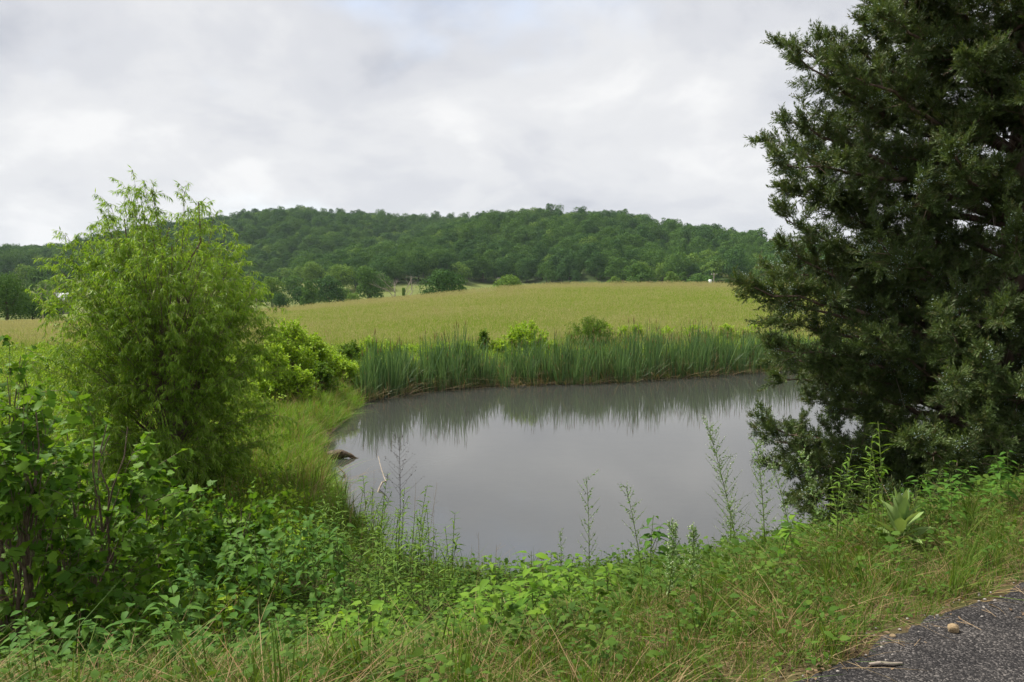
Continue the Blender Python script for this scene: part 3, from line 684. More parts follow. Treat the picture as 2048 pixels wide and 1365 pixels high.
# ------------------------------------------------------------------ cattails on the far shore
def cattails():
    protos = []
    for k in range(7):
        g = Geo(); blades(g, 28 + 4 * (k % 3), .25, 1.15, 2.25, .036, .11, 0, .5); blades(g, 9, .26, .8, 1.5, .028, .26, 0, .7)
        d = Geo(); blades(d, 26, .42, .25, .85, .024, .65, 0, .9); blades(d, 3, .25, 1.0, 1.6, .014, .12, 0)
        heads = []
        for j in range(2 + k % 2):
            a = rng.uniform(0, 6.28); p = np.array([math.cos(a) * .2, math.sin(a) * .2, 0]); e = p * 1.4 + [0, 0, rng.uniform(1.55, 1.95)]
            h = Geo(); pt = bez(p, (p + e) / 2, e, 3); h.add(*tube(pt, .006, 4), mat=1)
            u = norm(e - p); h.add(*tube([e, e + u * .01, e + u * .15, e + u * .16, e + u * .17, e + u * .27], [.004, .014, .014, .004, .007, .002], 6), mat=0)
            heads.append(h.mesh('seed_head', [M['seed_head'], M['cattail']]))
        protos.append((g.mesh('leaves', [M['cattail']]), d.mesh('dry_leaves', [M['cattail_dry']]), heads))
    prof = [(700, 0), (728, 1.02), (800, 1.03), (825, .80), (850, 1.03), (915, 1.04), (935, .88), (965, .76), (1000, .74), (1060, .80), (1120, .84), (1200, .95), (1260, .98),
            (1330, 1.05), (1400, 1.12), (1450, 1.05), (1500, .98), (1560, 1.02), (1800, 1.0)]
    def shore_y(px): return np.interp(px, [700, 735, 810, 900, 1050, 1180, 1300, 1450, 1560, 1700, 1800], [812, 797, 786, 776, 769, 766, 758, 747, 740, 742, 755])
    px = 728.; spots = []
    while px < 1740:
        for row in range(3):
            p = px + rng.uniform(-7, 7); b = at_z(p, float(shore_y(p)), 0)
            dense = np.interp(p, [728, 815, 830, 845, 920, 945, 1060, 1120, 1800], [1, 1, .7, 1, 1, .85, .9, 1, 1])
            if rng.random() > dense: continue
            off = (-.25, .55, 1.3)[row] + rng.uniform(-.25, .3)
            spots.append((b[0], b[1] + off, p, row))
        px += 17
    for i, (x, y, p, row) in enumerate(spots):
        sh = 'tall dark green cattail clump standing in shallow water by the left grassy shore' if p < 942 else \
             ('short thin cattail clump at the water edge between the tall cattail stands' if p < 1110 else 'tall green cattail clump %s' % ('in front of the rounded darker bush' if p < 1240 else 'of the long stand between darker bush and red clay' if p < 1470 else 'at the clay bank end of the long stand'))
        gr = 'tall cattails by the left shore' if p < 942 else ('short cattails of the middle shore' if p < 1110 else 'cattails along the far bank')
        lv, dl, hd = protos[i % 7]
        o = thing('cattail_clump', sh, 'cattail', (x, y, max(h1(x, y), -.35) - .03), gr)
        s = np.interp(p, [a for a, _ in prof], [b for _, b in prof]) * rng.uniform(.74, 1.14); o.scale = (s ** .5, s ** .5, s); o.rotation_euler = (0, 0, rng.uniform(0, 6.28))
        link('leaves', lv, o, 'stuff'); link('dry_leaves', dl, o, 'stuff')
        for h in hd[: (2 if row else 1)]: link('seed_head', h, o)
cattails()

# ------------------------------------------------------------------ bushes and saplings
def gen_bush(H, prof, nst, nbr, ntw, nlf, L, W, tl, droop=.4, up=.25, r0=.03, inner=.35, rg_h=(.1, 1.), twig_r=.003, br=.35):
    """prof: [(height fraction, radius m)]. Returns wood geometry and leaf arrays."""
    g = Geo(); hs = [p[0] for p in prof]; rs = [p[1] for p in prof]; LP, LA, LN, LL = [], [], [], []
    stems = []
    for k in range(nst):
        a = k * 2.399 + rng.random(); hh = rng.uniform(.78, .96); r = np.interp(hh * .7, hs, rs) * rng.uniform(.15, .55)
        e = np.array([math.cos(a) * r, math.sin(a) * r, H * hh]); p = bez((math.cos(a) * .06, math.sin(a) * .06, -.1), (e[0] * .35, e[1] * .35, H * .4), e, 10)
        p[1:-1] += rng.normal(size=(8, 3)) * .015 * H * [1, 1, 0]
        stems.append(p); g.add(*tube(p, np.linspace(r0, r0 * .22, 10), 6))
    wts = np.interp(np.linspace(*rg_h, 40), hs, rs) + .15 + .25 * np.linspace(0, 1, 40); wts /= wts.sum()
    for k in range(nbr):
        hf = rng.choice(np.linspace(*rg_h, 40), p=wts) + rng.normal() * .01; a = k * 2.399 + rng.normal() * .3
        r = np.interp(hf, hs, rs) * rng.uniform(.72, 1.08) * (1 + .13 * math.sin(3 * a + 5 * hf)); e = np.array([math.cos(a) * r, math.sin(a) * r, H * hf])
        st = min(stems, key=lambda p: np.hypot(*(p[5, :2] - e[:2] * .4)) + rng.random() * .2)
        zi = np.clip(hf * .62 - .02, .05, .9) * 9; s = st[int(zi)]
        m = (s + e) / 2 + np.array([0, 0, .10 * H * (1 - hf * .5)]); b = bez(s, m, e, 8); lb = np.linalg.norm(e - s)
        g.add(*tube(b, np.linspace(r0 * br, r0 * .06, 8), 4))
        for t in range(ntw):
            tt = inner + (1 - inner) * (t + rng.random()) / ntw; i = tt * 7; i0 = min(int(i), 6); p0 = b[i0] + (b[i0 + 1] - b[i0]) * (i - i0)
            tg = norm(b[i0 + 1] - b[i0]); d = norm(tg * .7 + rng.normal(size=3) * .55 + [0, 0, up]); l = tl * rng.uniform(.6, 1.25)
            p = bez(p0, p0 + d * l * .6, p0 + d * l + [0, 0, -droop * l * .45], 5); g.add(*tube(p[[0, 2, 4]], [twig_r, twig_r * .8, twig_r * .4], 3))
            u = np.linspace(.12, 1., nlf); j = u * 4; j0 = np.minimum(j.astype(int), 3); q = p[j0] + (p[j0 + 1] - p[j0]) * (j - j0)[:, None]
            T = norm(p[j0 + 1] - p[j0]); LP.append(q); LA.append(norm(T * .55 + rng.normal(size=(nlf, 3)) * .5 + [0, 0, -droop])); LN.append(rng.normal(size=(nlf, 3)) * .45 + [0, 0, 1.])
            LL.append(rng.uniform(.65, 1.2, nlf))
    P = np.concatenate(LP); sc = np.concatenate(LL)
    return g, P, np.concatenate(LA), np.concatenate(LN), L * sc, W * sc
def bush(name, label, cat, loc, leafmat, woodmat='twig', group=None, shape=LEAF6, **kw):
    o = thing(name, label, cat, loc, group)
    g, P, A, N, L, W = gen_bush(**kw)
    link('branches', g.mesh('branches', [M[woodmat]], True), o)
    link('foliage', Geo().add(*leaf_cloud(P, A, N, L, W, shape)).mesh('foliage', [M[leafmat]]), o, 'stuff')
    return o

# willow at the left of the pond
wz = h1(-6.6, 15.2)
WPROF = [(0, .9), (.12, 1.5), (.28, 1.85), (.42, 1.9), (.52, 1.98), (.62, 1.92), (.74, 1.78), (.84, 1.52), (.92, 1.12), (1.0, .6)]
bush('willow_tree', 'feathery yellow-green young willow tree with narrow leaves beside the pond', 'willow tree', (-6.65, 15.2, wz), 'willow_leaf', 'twig',
     shape=LEAF4, H=6.05, prof=WPROF, nst=7, nbr=350, ntw=15, nlf=26, L=.115, W=.018, tl=.46, droop=.8, up=.12, r0=.05, inner=.3, rg_h=(.08, 1.), twig_r=.0025, br=.17)
# bushes on the far bank and the left bank
def bank_bush(px, top, base, wpx, d, mat, label, name='leafy_bush', leaf=.09, dens=1., droop=.25, W=None, group=None):
    b = at_d(px, top, d); gz = h1(b[0], d); H = b[2] - gz; w = wpx * d / F / 2
    return bush(name, label, 'bush', (b[0], d, gz), mat, 'twig', group, LEAF4 if d > 25 else LEAF6,
                H=H, prof=[(0, w * .6), (.25, w), (.6, w * .92), (.85, w * .62), (1, w * .2)], nst=5, nbr=int(64 * dens), ntw=8, nlf=10, L=leaf * 1.2, W=(W or leaf * .55) * 1.25,
                tl=.30, droop=droop, up=.45, r0=.025, inner=.35, rg_h=(.1, 1.), twig_r=.004)
bank_bush(1052, 646, 700, 92, 42, 'bright_bush', 'bright lime-green rounded leafy bush behind the short cattails', leaf=.13)
bank_bush(1180, 636, 700, 104, 45, 'mid_bush', 'rounded darker green feathery bush behind the tall cattails', leaf=.13, W=.022, droop=.5, dens=2.2)
bank_bush(967, 666, 720, 15, 43, 'mid_bush', 'small green shrub on thin stem between cattails and meadow', leaf=.10, dens=.5)
bank_bush(578, 648, 740, 120, 30, 'bright_bush', 'large lime-green leafy bush beside the willow crown', leaf=.11, dens=1.8)
bank_bush(620, 672, 740, 80, 32, 'bright_bush', 'lime-green leafy bush with upright tip in front of the meadow', leaf=.11, dens=1.2)
bank_bush(545, 700, 780, 80, 27, 'bright_bush', 'low lime-green bush touching the willow branches', leaf=.10, dens=1.1)
for k, (px, top, w, d) in enumerate([(660, 702, 60, 33), (700, 690, 54, 37), (735, 676, 44, 40), (690, 725, 50, 32), (640, 735, 60, 29), (600, 745, 60, 27), (780, 690, 50, 41), (830, 694, 40, 42), (880, 692, 44, 42),
                                      (930, 690, 40, 42), (1000, 682, 44, 43), (1100, 688, 40, 43)]):
    bank_bush(px, top, 0, w, d, ['bright_bush', 'mid_bush', 'bright_bush'][k % 3] if k < 6 else 'bright_bush',
              'low weedy bush on the bank between pond and meadow', leaf=.09, dens=.6, group='weedy bushes on the bank')
for k in range(11):
    bank_bush(1215 + k * 33 + rng.uniform(-8, 8), rng.uniform(650, 664), 0, rng.uniform(24, 44), rng.uniform(47, 50), 'bright_bush',
              'pale green weed bush rising behind the long cattail stand', leaf=.10, dens=.45, group='weed bushes behind the cattails')

# ------------------------------------------------------------------ eastern red cedar on the right bank
def cedar():
    X0, Y0 = at_d(2035, 700, 10.2)[0], 10.2; z0 = h1(X0, Y0)
    o = thing('cedar_tree', 'large dark green cedar tree with bare inner limbs and pale blue berries', 'cedar tree', (X0, Y0, z0))
    H = 11.2 - z0
    trunk = bez((0, 0, -.25), (-.12, .1, H * .5), (.05, 0, H), 22); trunk[1:-1] += rng.normal(size=(20, 3)) * [.02, .02, 0]
    rad = np.linspace(.24, .03, 22); rad[:3] += [.1, .05, .02]
    link('trunk', Geo().add(*tube(trunk, rad, 12)).mesh('trunk', [M['cedar_bark']], True), o)
    stem = bez((-.08, .15, .7), (-.95, .7, 2.6), (-.85, .8, H * .80), 14)
    link('second_stem', Geo().add(*tube(stem, np.linspace(.13, .03, 14), 8)).mesh('second_stem', [M['cedar_bark']], True), o)
    rp = [(0, 2.2), (.08, 2.9), (.2, 3.2), (.4, 3.15), (.55, 2.95), (.66, 2.7), (.76, 2.1), (.86, 1.45), (1, .25)]
    limbs = []
    # limbs whose tips make the outline the photograph shows on the pond side
    for px, py, yo in [(1578, 95, 0.1), (1600, 120, -.5), (1660, 90, .3), (1580, 245, -.2), (1552, 290, .2), (1560, 330, -.6), (1585, 390, .4), (1570, 440, -.3), (1580, 500, 0), (1508, 575, -.4), (1525, 600, -.2), (1560, 545, .3),
                       (1560, 650, .2), (1555, 700, -.5), (1570, 760, .1), (1540, 850, -.4), (1550, 880, -.2), (1560, 930, .1), (1600, 960, -.6), (1640, 990, -.9), (1600, 1000, -.5), (1640, 1035, -.9), (1700, 1045, -1.2), (1750, 1050, -1.4), (1800, 1040, -1.6), (1860, 1030, -1.7), (1920, 1000, -1.8), (1980, 980, -1.9), (2030, 940, -1.8), (1890, 900, -2.0), (1960, 850, -2.2), (1900, 660, -1.6), (1960, 720, -1.9), (2000, 640, -1.7), (1930, 780, -2.0), (2035, 790, -2.1), (1985, 350, -1.3), (2030, 470, -1.6), (1960, 240, -1.2), (2040, 160, -1.0), (1740, 60, -.3), (1790, 30, .2), (1850, 10, -.4), (1700, 150, -.8)]:
        b = at_d(px, py, Y0 + yo); limbs.append(b - [X0, Y0, z0])
    for k in range(225):
        hf = (k + .5) / 225 * .97 + .015; a = k * 2.399 + rng.normal() * .25; r = np.interp(hf, [p[0] for p in rp], [p[1] for p in rp]) * rng.uniform(.5, 1.0)
        limbs.append(np.array([math.cos(a) * r, math.sin(a) * r, .1 + hf * (H - .1)]))
    SPp, SPd, tw = [], [], Geo(); bare = Geo()
    for li, e in enumerate(limbs):
        r = np.hypot(e[0], e[1]); zs = max(.35, e[2] - r * rng.uniform(.12, .5)); src = stem if (e[0] < -.6 and e[2] > 1.5 and rng.random() < .3) else trunk
        i = int(np.argmin(np.abs(src[:, 2] - zs))); s = src[i]
        m = s * .45 + e * .55 + np.array([0, 0, rng.uniform(-.1, .28) * r * .5 - .1]); b = bez(s, m, e, 12); b[2:-1] += rng.normal(size=(9, 3)) * .03
        lr = .016 + .011 * r
        link('limb', Geo().add(*tube(b, np.linspace(lr, .006, 12), 6)).mesh('limb', [M['cedar_bark']], True), o)
        L = np.linalg.norm(e - s); nb = int(8 + L * 8.0); up = .35 if e[2] > 2 else .1
        for k in range(nb):
            t = .28 + .72 * (k + rng.random()) / nb; j = t * 11; j0 = min(int(j), 10); p0 = b[j0] + (b[j0 + 1] - b[j0]) * (j - j0); tg = norm(b[j0 + 1] - b[j0])
            d = norm(tg * .75 + rng.normal(size=3) * .62 + [0, 0, up * .6]); l = rng.uniform(.22, .55) * (1.15 - .45 * t) * min(1., .5 + L * .25)
            if t > .93: d = norm(tg + rng.normal(size=3) * .3 + [0, 0, .25]); l *= .9
            p = bez(p0, p0 + d * l * .5, p0 + d * l + [0, 0, rng.uniform(-.12, .10) * l], 4); (bare if t < .45 else tw).add(*tube(p, [.006, .005, .004, .002], 3))
            ns = int(7 + l * 34 * np.clip((t - .22) / .35, .15, 1)); u = rng.uniform(.2, 1.02, ns); j = u * 3; q0 = np.minimum(j.astype(int), 2)
            SPp.append(p[q0] + (p[q0 + 1] - p[q0]) * (j - q0)[:, None]); SPd.append(norm(d * .8 + rng.normal(size=(ns, 3)) * .6 + [0, 0, .22]))
        for k in range(int(L * 2.2)):     # dead inner twigs
            t = rng.uniform(.1, .6); p0 = b[int(t * 11)]; d = norm(rng.normal(size=3) + norm(e - s) * .7); l = rng.uniform(.15, .6)
            bare.add(*tube(bez(p0, p0 + d * l * .5 + [0, 0, -.05], p0 + d * l + [0, 0, -.12], 4), [.006, .005, .003, .002], 3))
    link('twigs', tw.mesh('twigs', [M['twig']]), o, 'stuff'); link('dead_twigs', bare.mesh('dead_twigs', [M['dead_wood']]), o, 'stuff')
    P = np.concatenate(SPp); D = np.concatenate(SPd); n = len(P); print('cedar sprays', n)
    tm = []
    for k in range(6):      # a feathery spray: side strands along a short axis, pointing forward
        K = 26; u = np.sort(rng.uniform(0, .13, K)); an = rng.uniform(0, 6.28, K); sd = np.stack([np.cos(an), np.sin(an), np.zeros(K)], 1)
        V, f, r = leaf_cloud(np.stack([rng.normal(size=K) * .004, rng.normal(size=K) * .004, u], 1), sd * rng.uniform(.3, .9, (K, 1)) + [0, 0, .8], rdir(K), rng.uniform(.03, .062, K) * (1.2 - u * 4), rng.uniform(.006, .0105, K), LEAF4)
        tm.append(Geo().add(V, f, r * .25).mesh('spray', [M['cedar_leaf']]))
    eul = np.array([Vector(d).to_track_quat('Z', 'Y').to_euler()[:] for d in D])
    scatter('foliage', '', '', P, eul, rng.uniform(.75, 1.45, n), rng.integers(0, 6, n), tm, o)
    # berries on some of the outer sprays, in patches
    patch = vnoise(P[:, 0] + P[:, 2], P[:, 1] - P[:, 2] * .7, 2.4, 1.) + rng.normal(size=n) * .35; rad2 = np.hypot(P[:, 0], P[:, 1])
    sel = np.where((patch > .1) & (rad2 > 1.3) & (P[:, 2] < 7.2))[0]; sel = rng.permutation(sel)[:1500]; k = 22
    C = np.repeat(P[sel], k, 0) + rng.normal(size=(len(sel) * k, 3)) * .038 + np.repeat(D[sel], k, 0) * .06; nb = len(C)
    O = np.array([(1, 0, 0), (-1, 0, 0), (0, 1, 0), (0, -1, 0), (0, 0, 1), (0, 0, -1)]); fo = np.array([(0, 2, 4), (2, 1, 4), (1, 3, 4), (3, 0, 4), (2, 0, 5), (1, 2, 5), (3, 1, 5), (0, 3, 5)])
    V = (C[:, None] + O[None] * rng.uniform(.0055, .0085, (nb, 1, 1))).reshape(-1, 3); f = (fo[None] + (np.arange(nb) * 6)[:, None, None]).reshape(-1, 3)
    link('berries', Geo().add(V, [f], np.repeat(rng.random(nb), 6)).mesh('berries', [M['berry']]), o, 'stuff')
cedar()

# ------------------------------------------------------------------ near leaves: real leaf meshes, one object each
def near_leaf(name, wide, mat, serr=0., droop=.25, fold=.12, widths=None, n=6):
    """leaf along +Y, unit length, folded on its midrib and drooping to the tip"""
    ts = np.linspace(0, 1, n); w = np.array(widths or [.04, .62, 1., .86, .5, 0]) * wide * .5
    V = []
    for i, (t, ww) in enumerate(zip(ts, w)):
        s = 1 + (serr if i % 2 else -serr * .3); z = -droop * t * t
        V += [(-ww * s, t + .02 * (i % 2), z + fold * ww), (0, t, z), (ww * s, t + .02 * (i % 2), z + fold * ww)]
    q = []
    for i in range(n - 1):
        a = i * 3; q += [(a, a + 1, a + 4, a + 3), (a + 1, a + 2, a + 5, a + 4)]
    return mesh_np(name, V, [np.array(q)], [mat], smooth=True)
def maple_leaf(mat, droop=.3):
    P = [(0, 0), (.16, .02), (.30, -.04), (.34, .10), (.52, .16), (.42, .34), (.50, .52), (.27, .52), (.20, .66), (.10, .84), (0, 1)]
    out = np.array(P + [(-x, y) for x, y in P[-2:0:-1]]); c = np.array([(0, .28), (0, .62)])
    A = np.concatenate([out, c]); n = len(out)
    Z = -droop * A[:, 1] ** 2 + .18 * np.abs(A[:, 0]); V = np.c_[A, Z]
    f = [(i, (i + 1) % n, n if (i < 6 or i >= n - 6) else n + 1) for i in range(n)] + [(6, n + 1, n), (n, n + 1, n - 6)]
    return mesh_np('leaf', V, [np.array(f)], [mat], smooth=True)
LV = {
    'lance': [near_leaf('leaf', .21, M['lance_leaf'], .06, d, .2, [.1, .7, 1, .8, .42, 0]) for d in (.15, .35, .55)],
    'broad': [near_leaf('leaf', .46, M['weed_leaf'], .14, d, .25, [.08, .86, 1, .78, .40, 0]) for d in (.2, .4, .6)],
    'dark': [near_leaf('leaf', .50, M['weed_leaf_dark'], .10, d, .25, [.08, .9, 1, .8, .42, 0]) for d in (.2, .45, .65)],
    'maple': [maple_leaf(M['sapling_leaf'], d) for d in (.15, .35, .5)],
    'mullein': [near_leaf('leaf', .34, M['mullein'], .02, d, .35, [.25, .6, .95, 1, .66, 0]) for d in (-.15, .1, .35)],
}
def frame(pos, axis, nrm, s):
    a = norm(axis); x = norm(np.cross(a, nrm)); z = np.cross(x, a)
    return Matrix(((x[0] * s, a[0] * s, z[0] * s, pos[0]), (x[1] * s, a[1] * s, z[1] * s, pos[1]), (x[2] * s, a[2] * s, z[2] * s, pos[2]), (0, 0, 0, 1)))
def put_leaf(parent, me, mat4):
    o = bpy.data.objects.new('leaf', me); COL.objects.link(o); o.parent = parent; o.matrix_basis = mat4; return o

def herb_proto(kind, h):
    """stem mesh and a list of (leaf mesh, matrix) for one weed of height h"""
    g = Geo(); leaves = []
    lean = rng.normal(size=2) * .10 * h; top = np.array([lean[0], lean[1], h]); p = bez((0, 0, -.03), (lean[0] * .2, lean[1] * .2, h * .55), top, 8)
    g.add(*tube(p, np.linspace(.0048, .0018, 8), 5)); axes = [(p, 1.)]
    nside = {'lance': 1, 'broad': 2, 'dark': 2}[kind]
    for k in range(nside):
        i = 3 + k; a = rng.uniform(0, 6.28); e = p[i] + np.array([math.cos(a) * .16 * h, math.sin(a) * .16 * h, h * (.34 - .05 * k)])
        b = bez(p[i], p[i] + (e - p[i]) * .5 + [0, 0, -.03 * h], e, 6); g.add(*tube(b, np.linspace(.003, .0014, 6), 4)); axes.append((b, .8))
    for ai, (ax, sc) in enumerate(axes):
        nn = {'lance': 11 if ai == 0 else 6, 'broad': 5 if ai == 0 else 3, 'dark': 5 if ai == 0 else 3}[kind]
        for k in range(nn):
            u = (.28 if ai == 0 else .35) + (.72 if ai == 0 else .65) * (k + .6) / nn; u = min(u, 1.); j = u * (len(ax) - 1); j0 = min(int(j), len(ax) - 2)
            q = ax[j0] + (ax[j0 + 1] - ax[j0]) * (j - j0); T = norm(ax[j0 + 1] - ax[j0])
            if kind == 'lance':
                for r in range(2):
                    a = k * 2.399 + r * 2.2; d = np.array([math.cos(a), math.sin(a), 0]); L = rng.uniform(.085, .135) * sc * (1.05 - .5 * u)
                    leaves.append((rng.choice(3), frame(q, d + T * rng.uniform(.35, .8), T - d * .3, L)))
            else:
                a0 = k * 1.57 + ai; top_fac = 1.1 - .45 * u
                for r in (0, math.pi):
                    a = a0 + r + rng.normal() * .15; d = np.array([math.cos(a), math.sin(a), 0]); L = rng.uniform(.10, .15) * sc * top_fac * (1.1 if kind == 'broad' else 1)
                    e = q + d * L * .28 + [0, 0, .02]; g.add(*tube([q, (q + e) / 2 + [0, 0, .006], e], [.0016, .0013, .001], 3))
                    leaves.append((rng.choice(3), frame(e, d + [0, 0, rng.uniform(-.05, .35)], np.array([0, 0, 1.]) + rng.normal(size=3) * .2, L)))
    return g.mesh('stem', [M['green_stem']], True), leaves
HERBS = {k: [herb_proto(k, hh) for hh in (.55, .65, .75, .6)] for k in ('lance', 'broad', 'dark')}
H0 = (.55, .65, .75, .6)
def herb(kind, x, y, h, label, group, name):
    v = int(rng.integers(4)); stem, leaves = HERBS[kind][v]
    o = thing(name, label, 'weed', (x, y, h1(x, y)), group); s = h / H0[v]; sx = s ** .55
    o.scale = (sx, sx, s); o.rotation_euler = (rng.normal() * .06, rng.normal() * .06, rng.uniform(0, 6.28))
    link('stem', stem, o)
    for li, m in leaves: put_leaf(o, LV[kind][li], m)
    return o
def poly_px(poly, n, mind):
    """points spread inside a photograph polygon, dropped on the ground"""
    P = np.array(poly, float); out = []; lo, hi = P.min(0), P.max(0); tries = 0
    while len(out) < n and tries < n * 60:
        tries += 1; q = rng.uniform(lo, hi)
        if not inside(np.array([q[0]]), np.array([q[1]]), P)[0]: continue
        w = ground_hit(*q)
        if pond_sd(w[:1], w[1:2])[0] < .1: continue
        if any((w[0] - a[0]) ** 2 + (w[1] - a[1]) ** 2 < mind * mind for a in out): continue
        out.append(w)
    return out
# the bank below the verge, by kind of weed
def spread(n, box4, cond, mind):
    out = []; tries = 0
    while len(out) < n and tries < n * 80:
        tries += 1; x = rng.uniform(box4[0], box4[1]); y = rng.uniform(box4[2], box4[3]); px = 1024 + F * x / y
        X, Y = np.array([x]), np.array([y]); sd = float(pond_sd(X, Y)[0]); sr = float(road_s(X, Y)[0])
        if sd < .2 or not cond(px, sr, sd, x, y) or any((x - a) ** 2 + (y - b) ** 2 < mind * mind for a, b in out): continue
        out.append((x, y))
    return out
for x, y in spread(66, (-3.4, 1.4, 3.6, 9.5), lambda p, s_, sd, x, y: 560 < p < 1235 and 1.25 < s_ < 6.2, .19):
    herb('broad', x, y, rng.uniform(.34, .62), 'bright green broad-leaved weed on the bank in front of the pond', 'broad-leaved weeds on the bank', 'broad_leaf_weed')
for x, y in spread(44, (-4.8, -.9, 3.4, 8), lambda p, s_, sd, x, y: -20 < p < 600 and 1.3 < s_ < 4.6, .22):
    herb('dark', x, y, rng.uniform(.34, .60), 'dark green broad-leaved weed below the maple sapling', 'dark weeds below the sapling', 'dark_leaf_weed')
for x, y in spread(34, (-4.5, -1.2, 6, 11), lambda p, s_, sd, x, y: 330 < p < 680 and s_ > 4.4, .24):
    herb('dark', x, y, rng.uniform(.95, 1.35), 'tall dark-leaved weed between the maple sapling and the grassy shore', 'tall dark weeds by the shore', 'dark_leaf_weed')
for x, y in spread(44, (-3.6, -.4, 7.5, 13.5), lambda p, s_, sd, x, y: 640 < p < 905 and s_ > 5.0 and sd > .3, .19):
    herb('lance', x, y, rng.uniform(.85, 1.35), 'narrow-leaved upright weed at the near edge of the pond', 'narrow-leaved weeds at the pond edge', 'narrow_leaf_weed')
w = ground_hit(800, 1195)
herb('lance', w[0], w[1], 1.5, 'tallest narrow-leaved weed at the foot of the dark dead stalk', None, 'narrow_leaf_weed')
for w in poly_px([(1600, 1130), (1620, 1090), (1760, 1060), (1780, 1090)], 9, .2):
    herb('lance', w[0], w[1], rng.uniform(.55, .9), 'narrow-leaved weed in the shade under the cedar', 'weeds under the cedar', 'narrow_leaf_weed')
for w in poly_px([(1800, 1100), (1820, 1060), (2040, 1010), (2046, 1040)], 8, .25):
    herb('dark', w[0], w[1], rng.uniform(.3, .5), 'leafy weed on the verge edge below the cedar trunk', 'weeds below the cedar trunk', 'dark_leaf_weed')
w = ground_hit(1165, 1225); herb('broad', w[0], w[1], .62, 'tall broad-leaved weed beside the thin white sweet clover', None, 'broad_leaf_weed')
w = ground_hit(1300, 1200); herb('dark', w[0], w[1], .8, 'twining dark-leaved weed below the leaning sweet clover', None, 'dark_leaf_weed')
w = ground_hit(1560, 1150); herb('broad', w[0], w[1], .42, 'lone yellow-green leafy weed beside the pale sweet clover', None, 'broad_leaf_weed')

# maple saplings at the left
def sapling(label, px, top, d, wpx, nbr, split, L=.112):
    b = at_d(px, top, d); gz = h1(b[0], d); H = b[2] - gz; w = wpx * d / F / 2
    o = thing('maple_sapling', label, 'sapling', (b[0], d, gz))
    g, P, A, N, LL, WW = gen_bush(H, [(0, w * .7), (.3, w), (.6, w * .95), (.85, w * .65), (1, w * .22)], 6, nbr, 5, 5, L, L, .34, droop=.35, up=.25, r0=.022, inner=.35, rg_h=(.12, 1.), twig_r=.003)
    link('branches', g.mesh('branches', [M['twig']], True), o)
    wp = P + [b[0], d, gz]; near = np.argsort(wp[:, 1] - .4 * wp[:, 2] + .2 * rng.random(len(wp)))
    if split:
        for i in near[:300]: put_leaf(o, LV['maple'][i % 3], frame(P[i], A[i] + [0, -.25, 0], N[i], LL[i]))
        near = near[300:]
    T = np.array([v.co for v in LV['maple'][1].vertices]); fs = np.array([p.vertices[:] for p in LV['maple'][1].polygons])
    shape = (np.c_[T[:, 1], -T[:, 0], T[:, 2]].tolist(), [fs.tolist()])
    V, f, r = leaf_cloud(P[near], A[near], N[near], LL[near], LL[near], shape)
    link('foliage', Geo().add(V, f, r).mesh('foliage', [M['sapling_leaf']], True), o, 'stuff')
sapling('bushy maple sapling with lobed leaves in front of the willow', 150, 815, 7.6, 420, 74, True)
sapling('maple sapling with pale lobed leaves reaching out beside the willow trunk', 20, 800, 6.6, 260, 52, True)
sapling('leafy green sapling left of the willow in front of the golden field', 10, 690, 11.5, 190, 60, False)
sapling('low leafy sapling filling the gap under the willow', 270, 955, 9.5, 330, 60, False)
sapling('small leafy sapling between willow and grassy shore', 470, 1000, 10.5, 190, 34, False)

# mullein rosette by the cedar
def mullein():
    w = ground_hit(1800, 1100); o = thing('mullein_plant', 'pale woolly mullein rosette with large upright leaves beside the cedar', 'mullein', w)
    link('stem', Geo().add(*tube([(0, 0, -.03), (0, 0, .15), (0.01, 0, .3)], [.02, .016, .008], 7)).mesh('stem', [M['green_stem']], True), o)
    for k in range(24):
        u = k / 24; a = k * 2.399; d = np.array([math.cos(a), math.sin(a), 0]); el = .45 + 2.6 * u
        put_leaf(o, LV['mullein'][k % 3 if u < .6 else 0], frame([d[0] * .015, d[1] * .015, .03 + .24 * u], d + [0, 0, el], np.array([0, 0, 1.]) - d * el * .5, rng.uniform(.19, .25) * (1.05 - .35 * u)))
mullein()

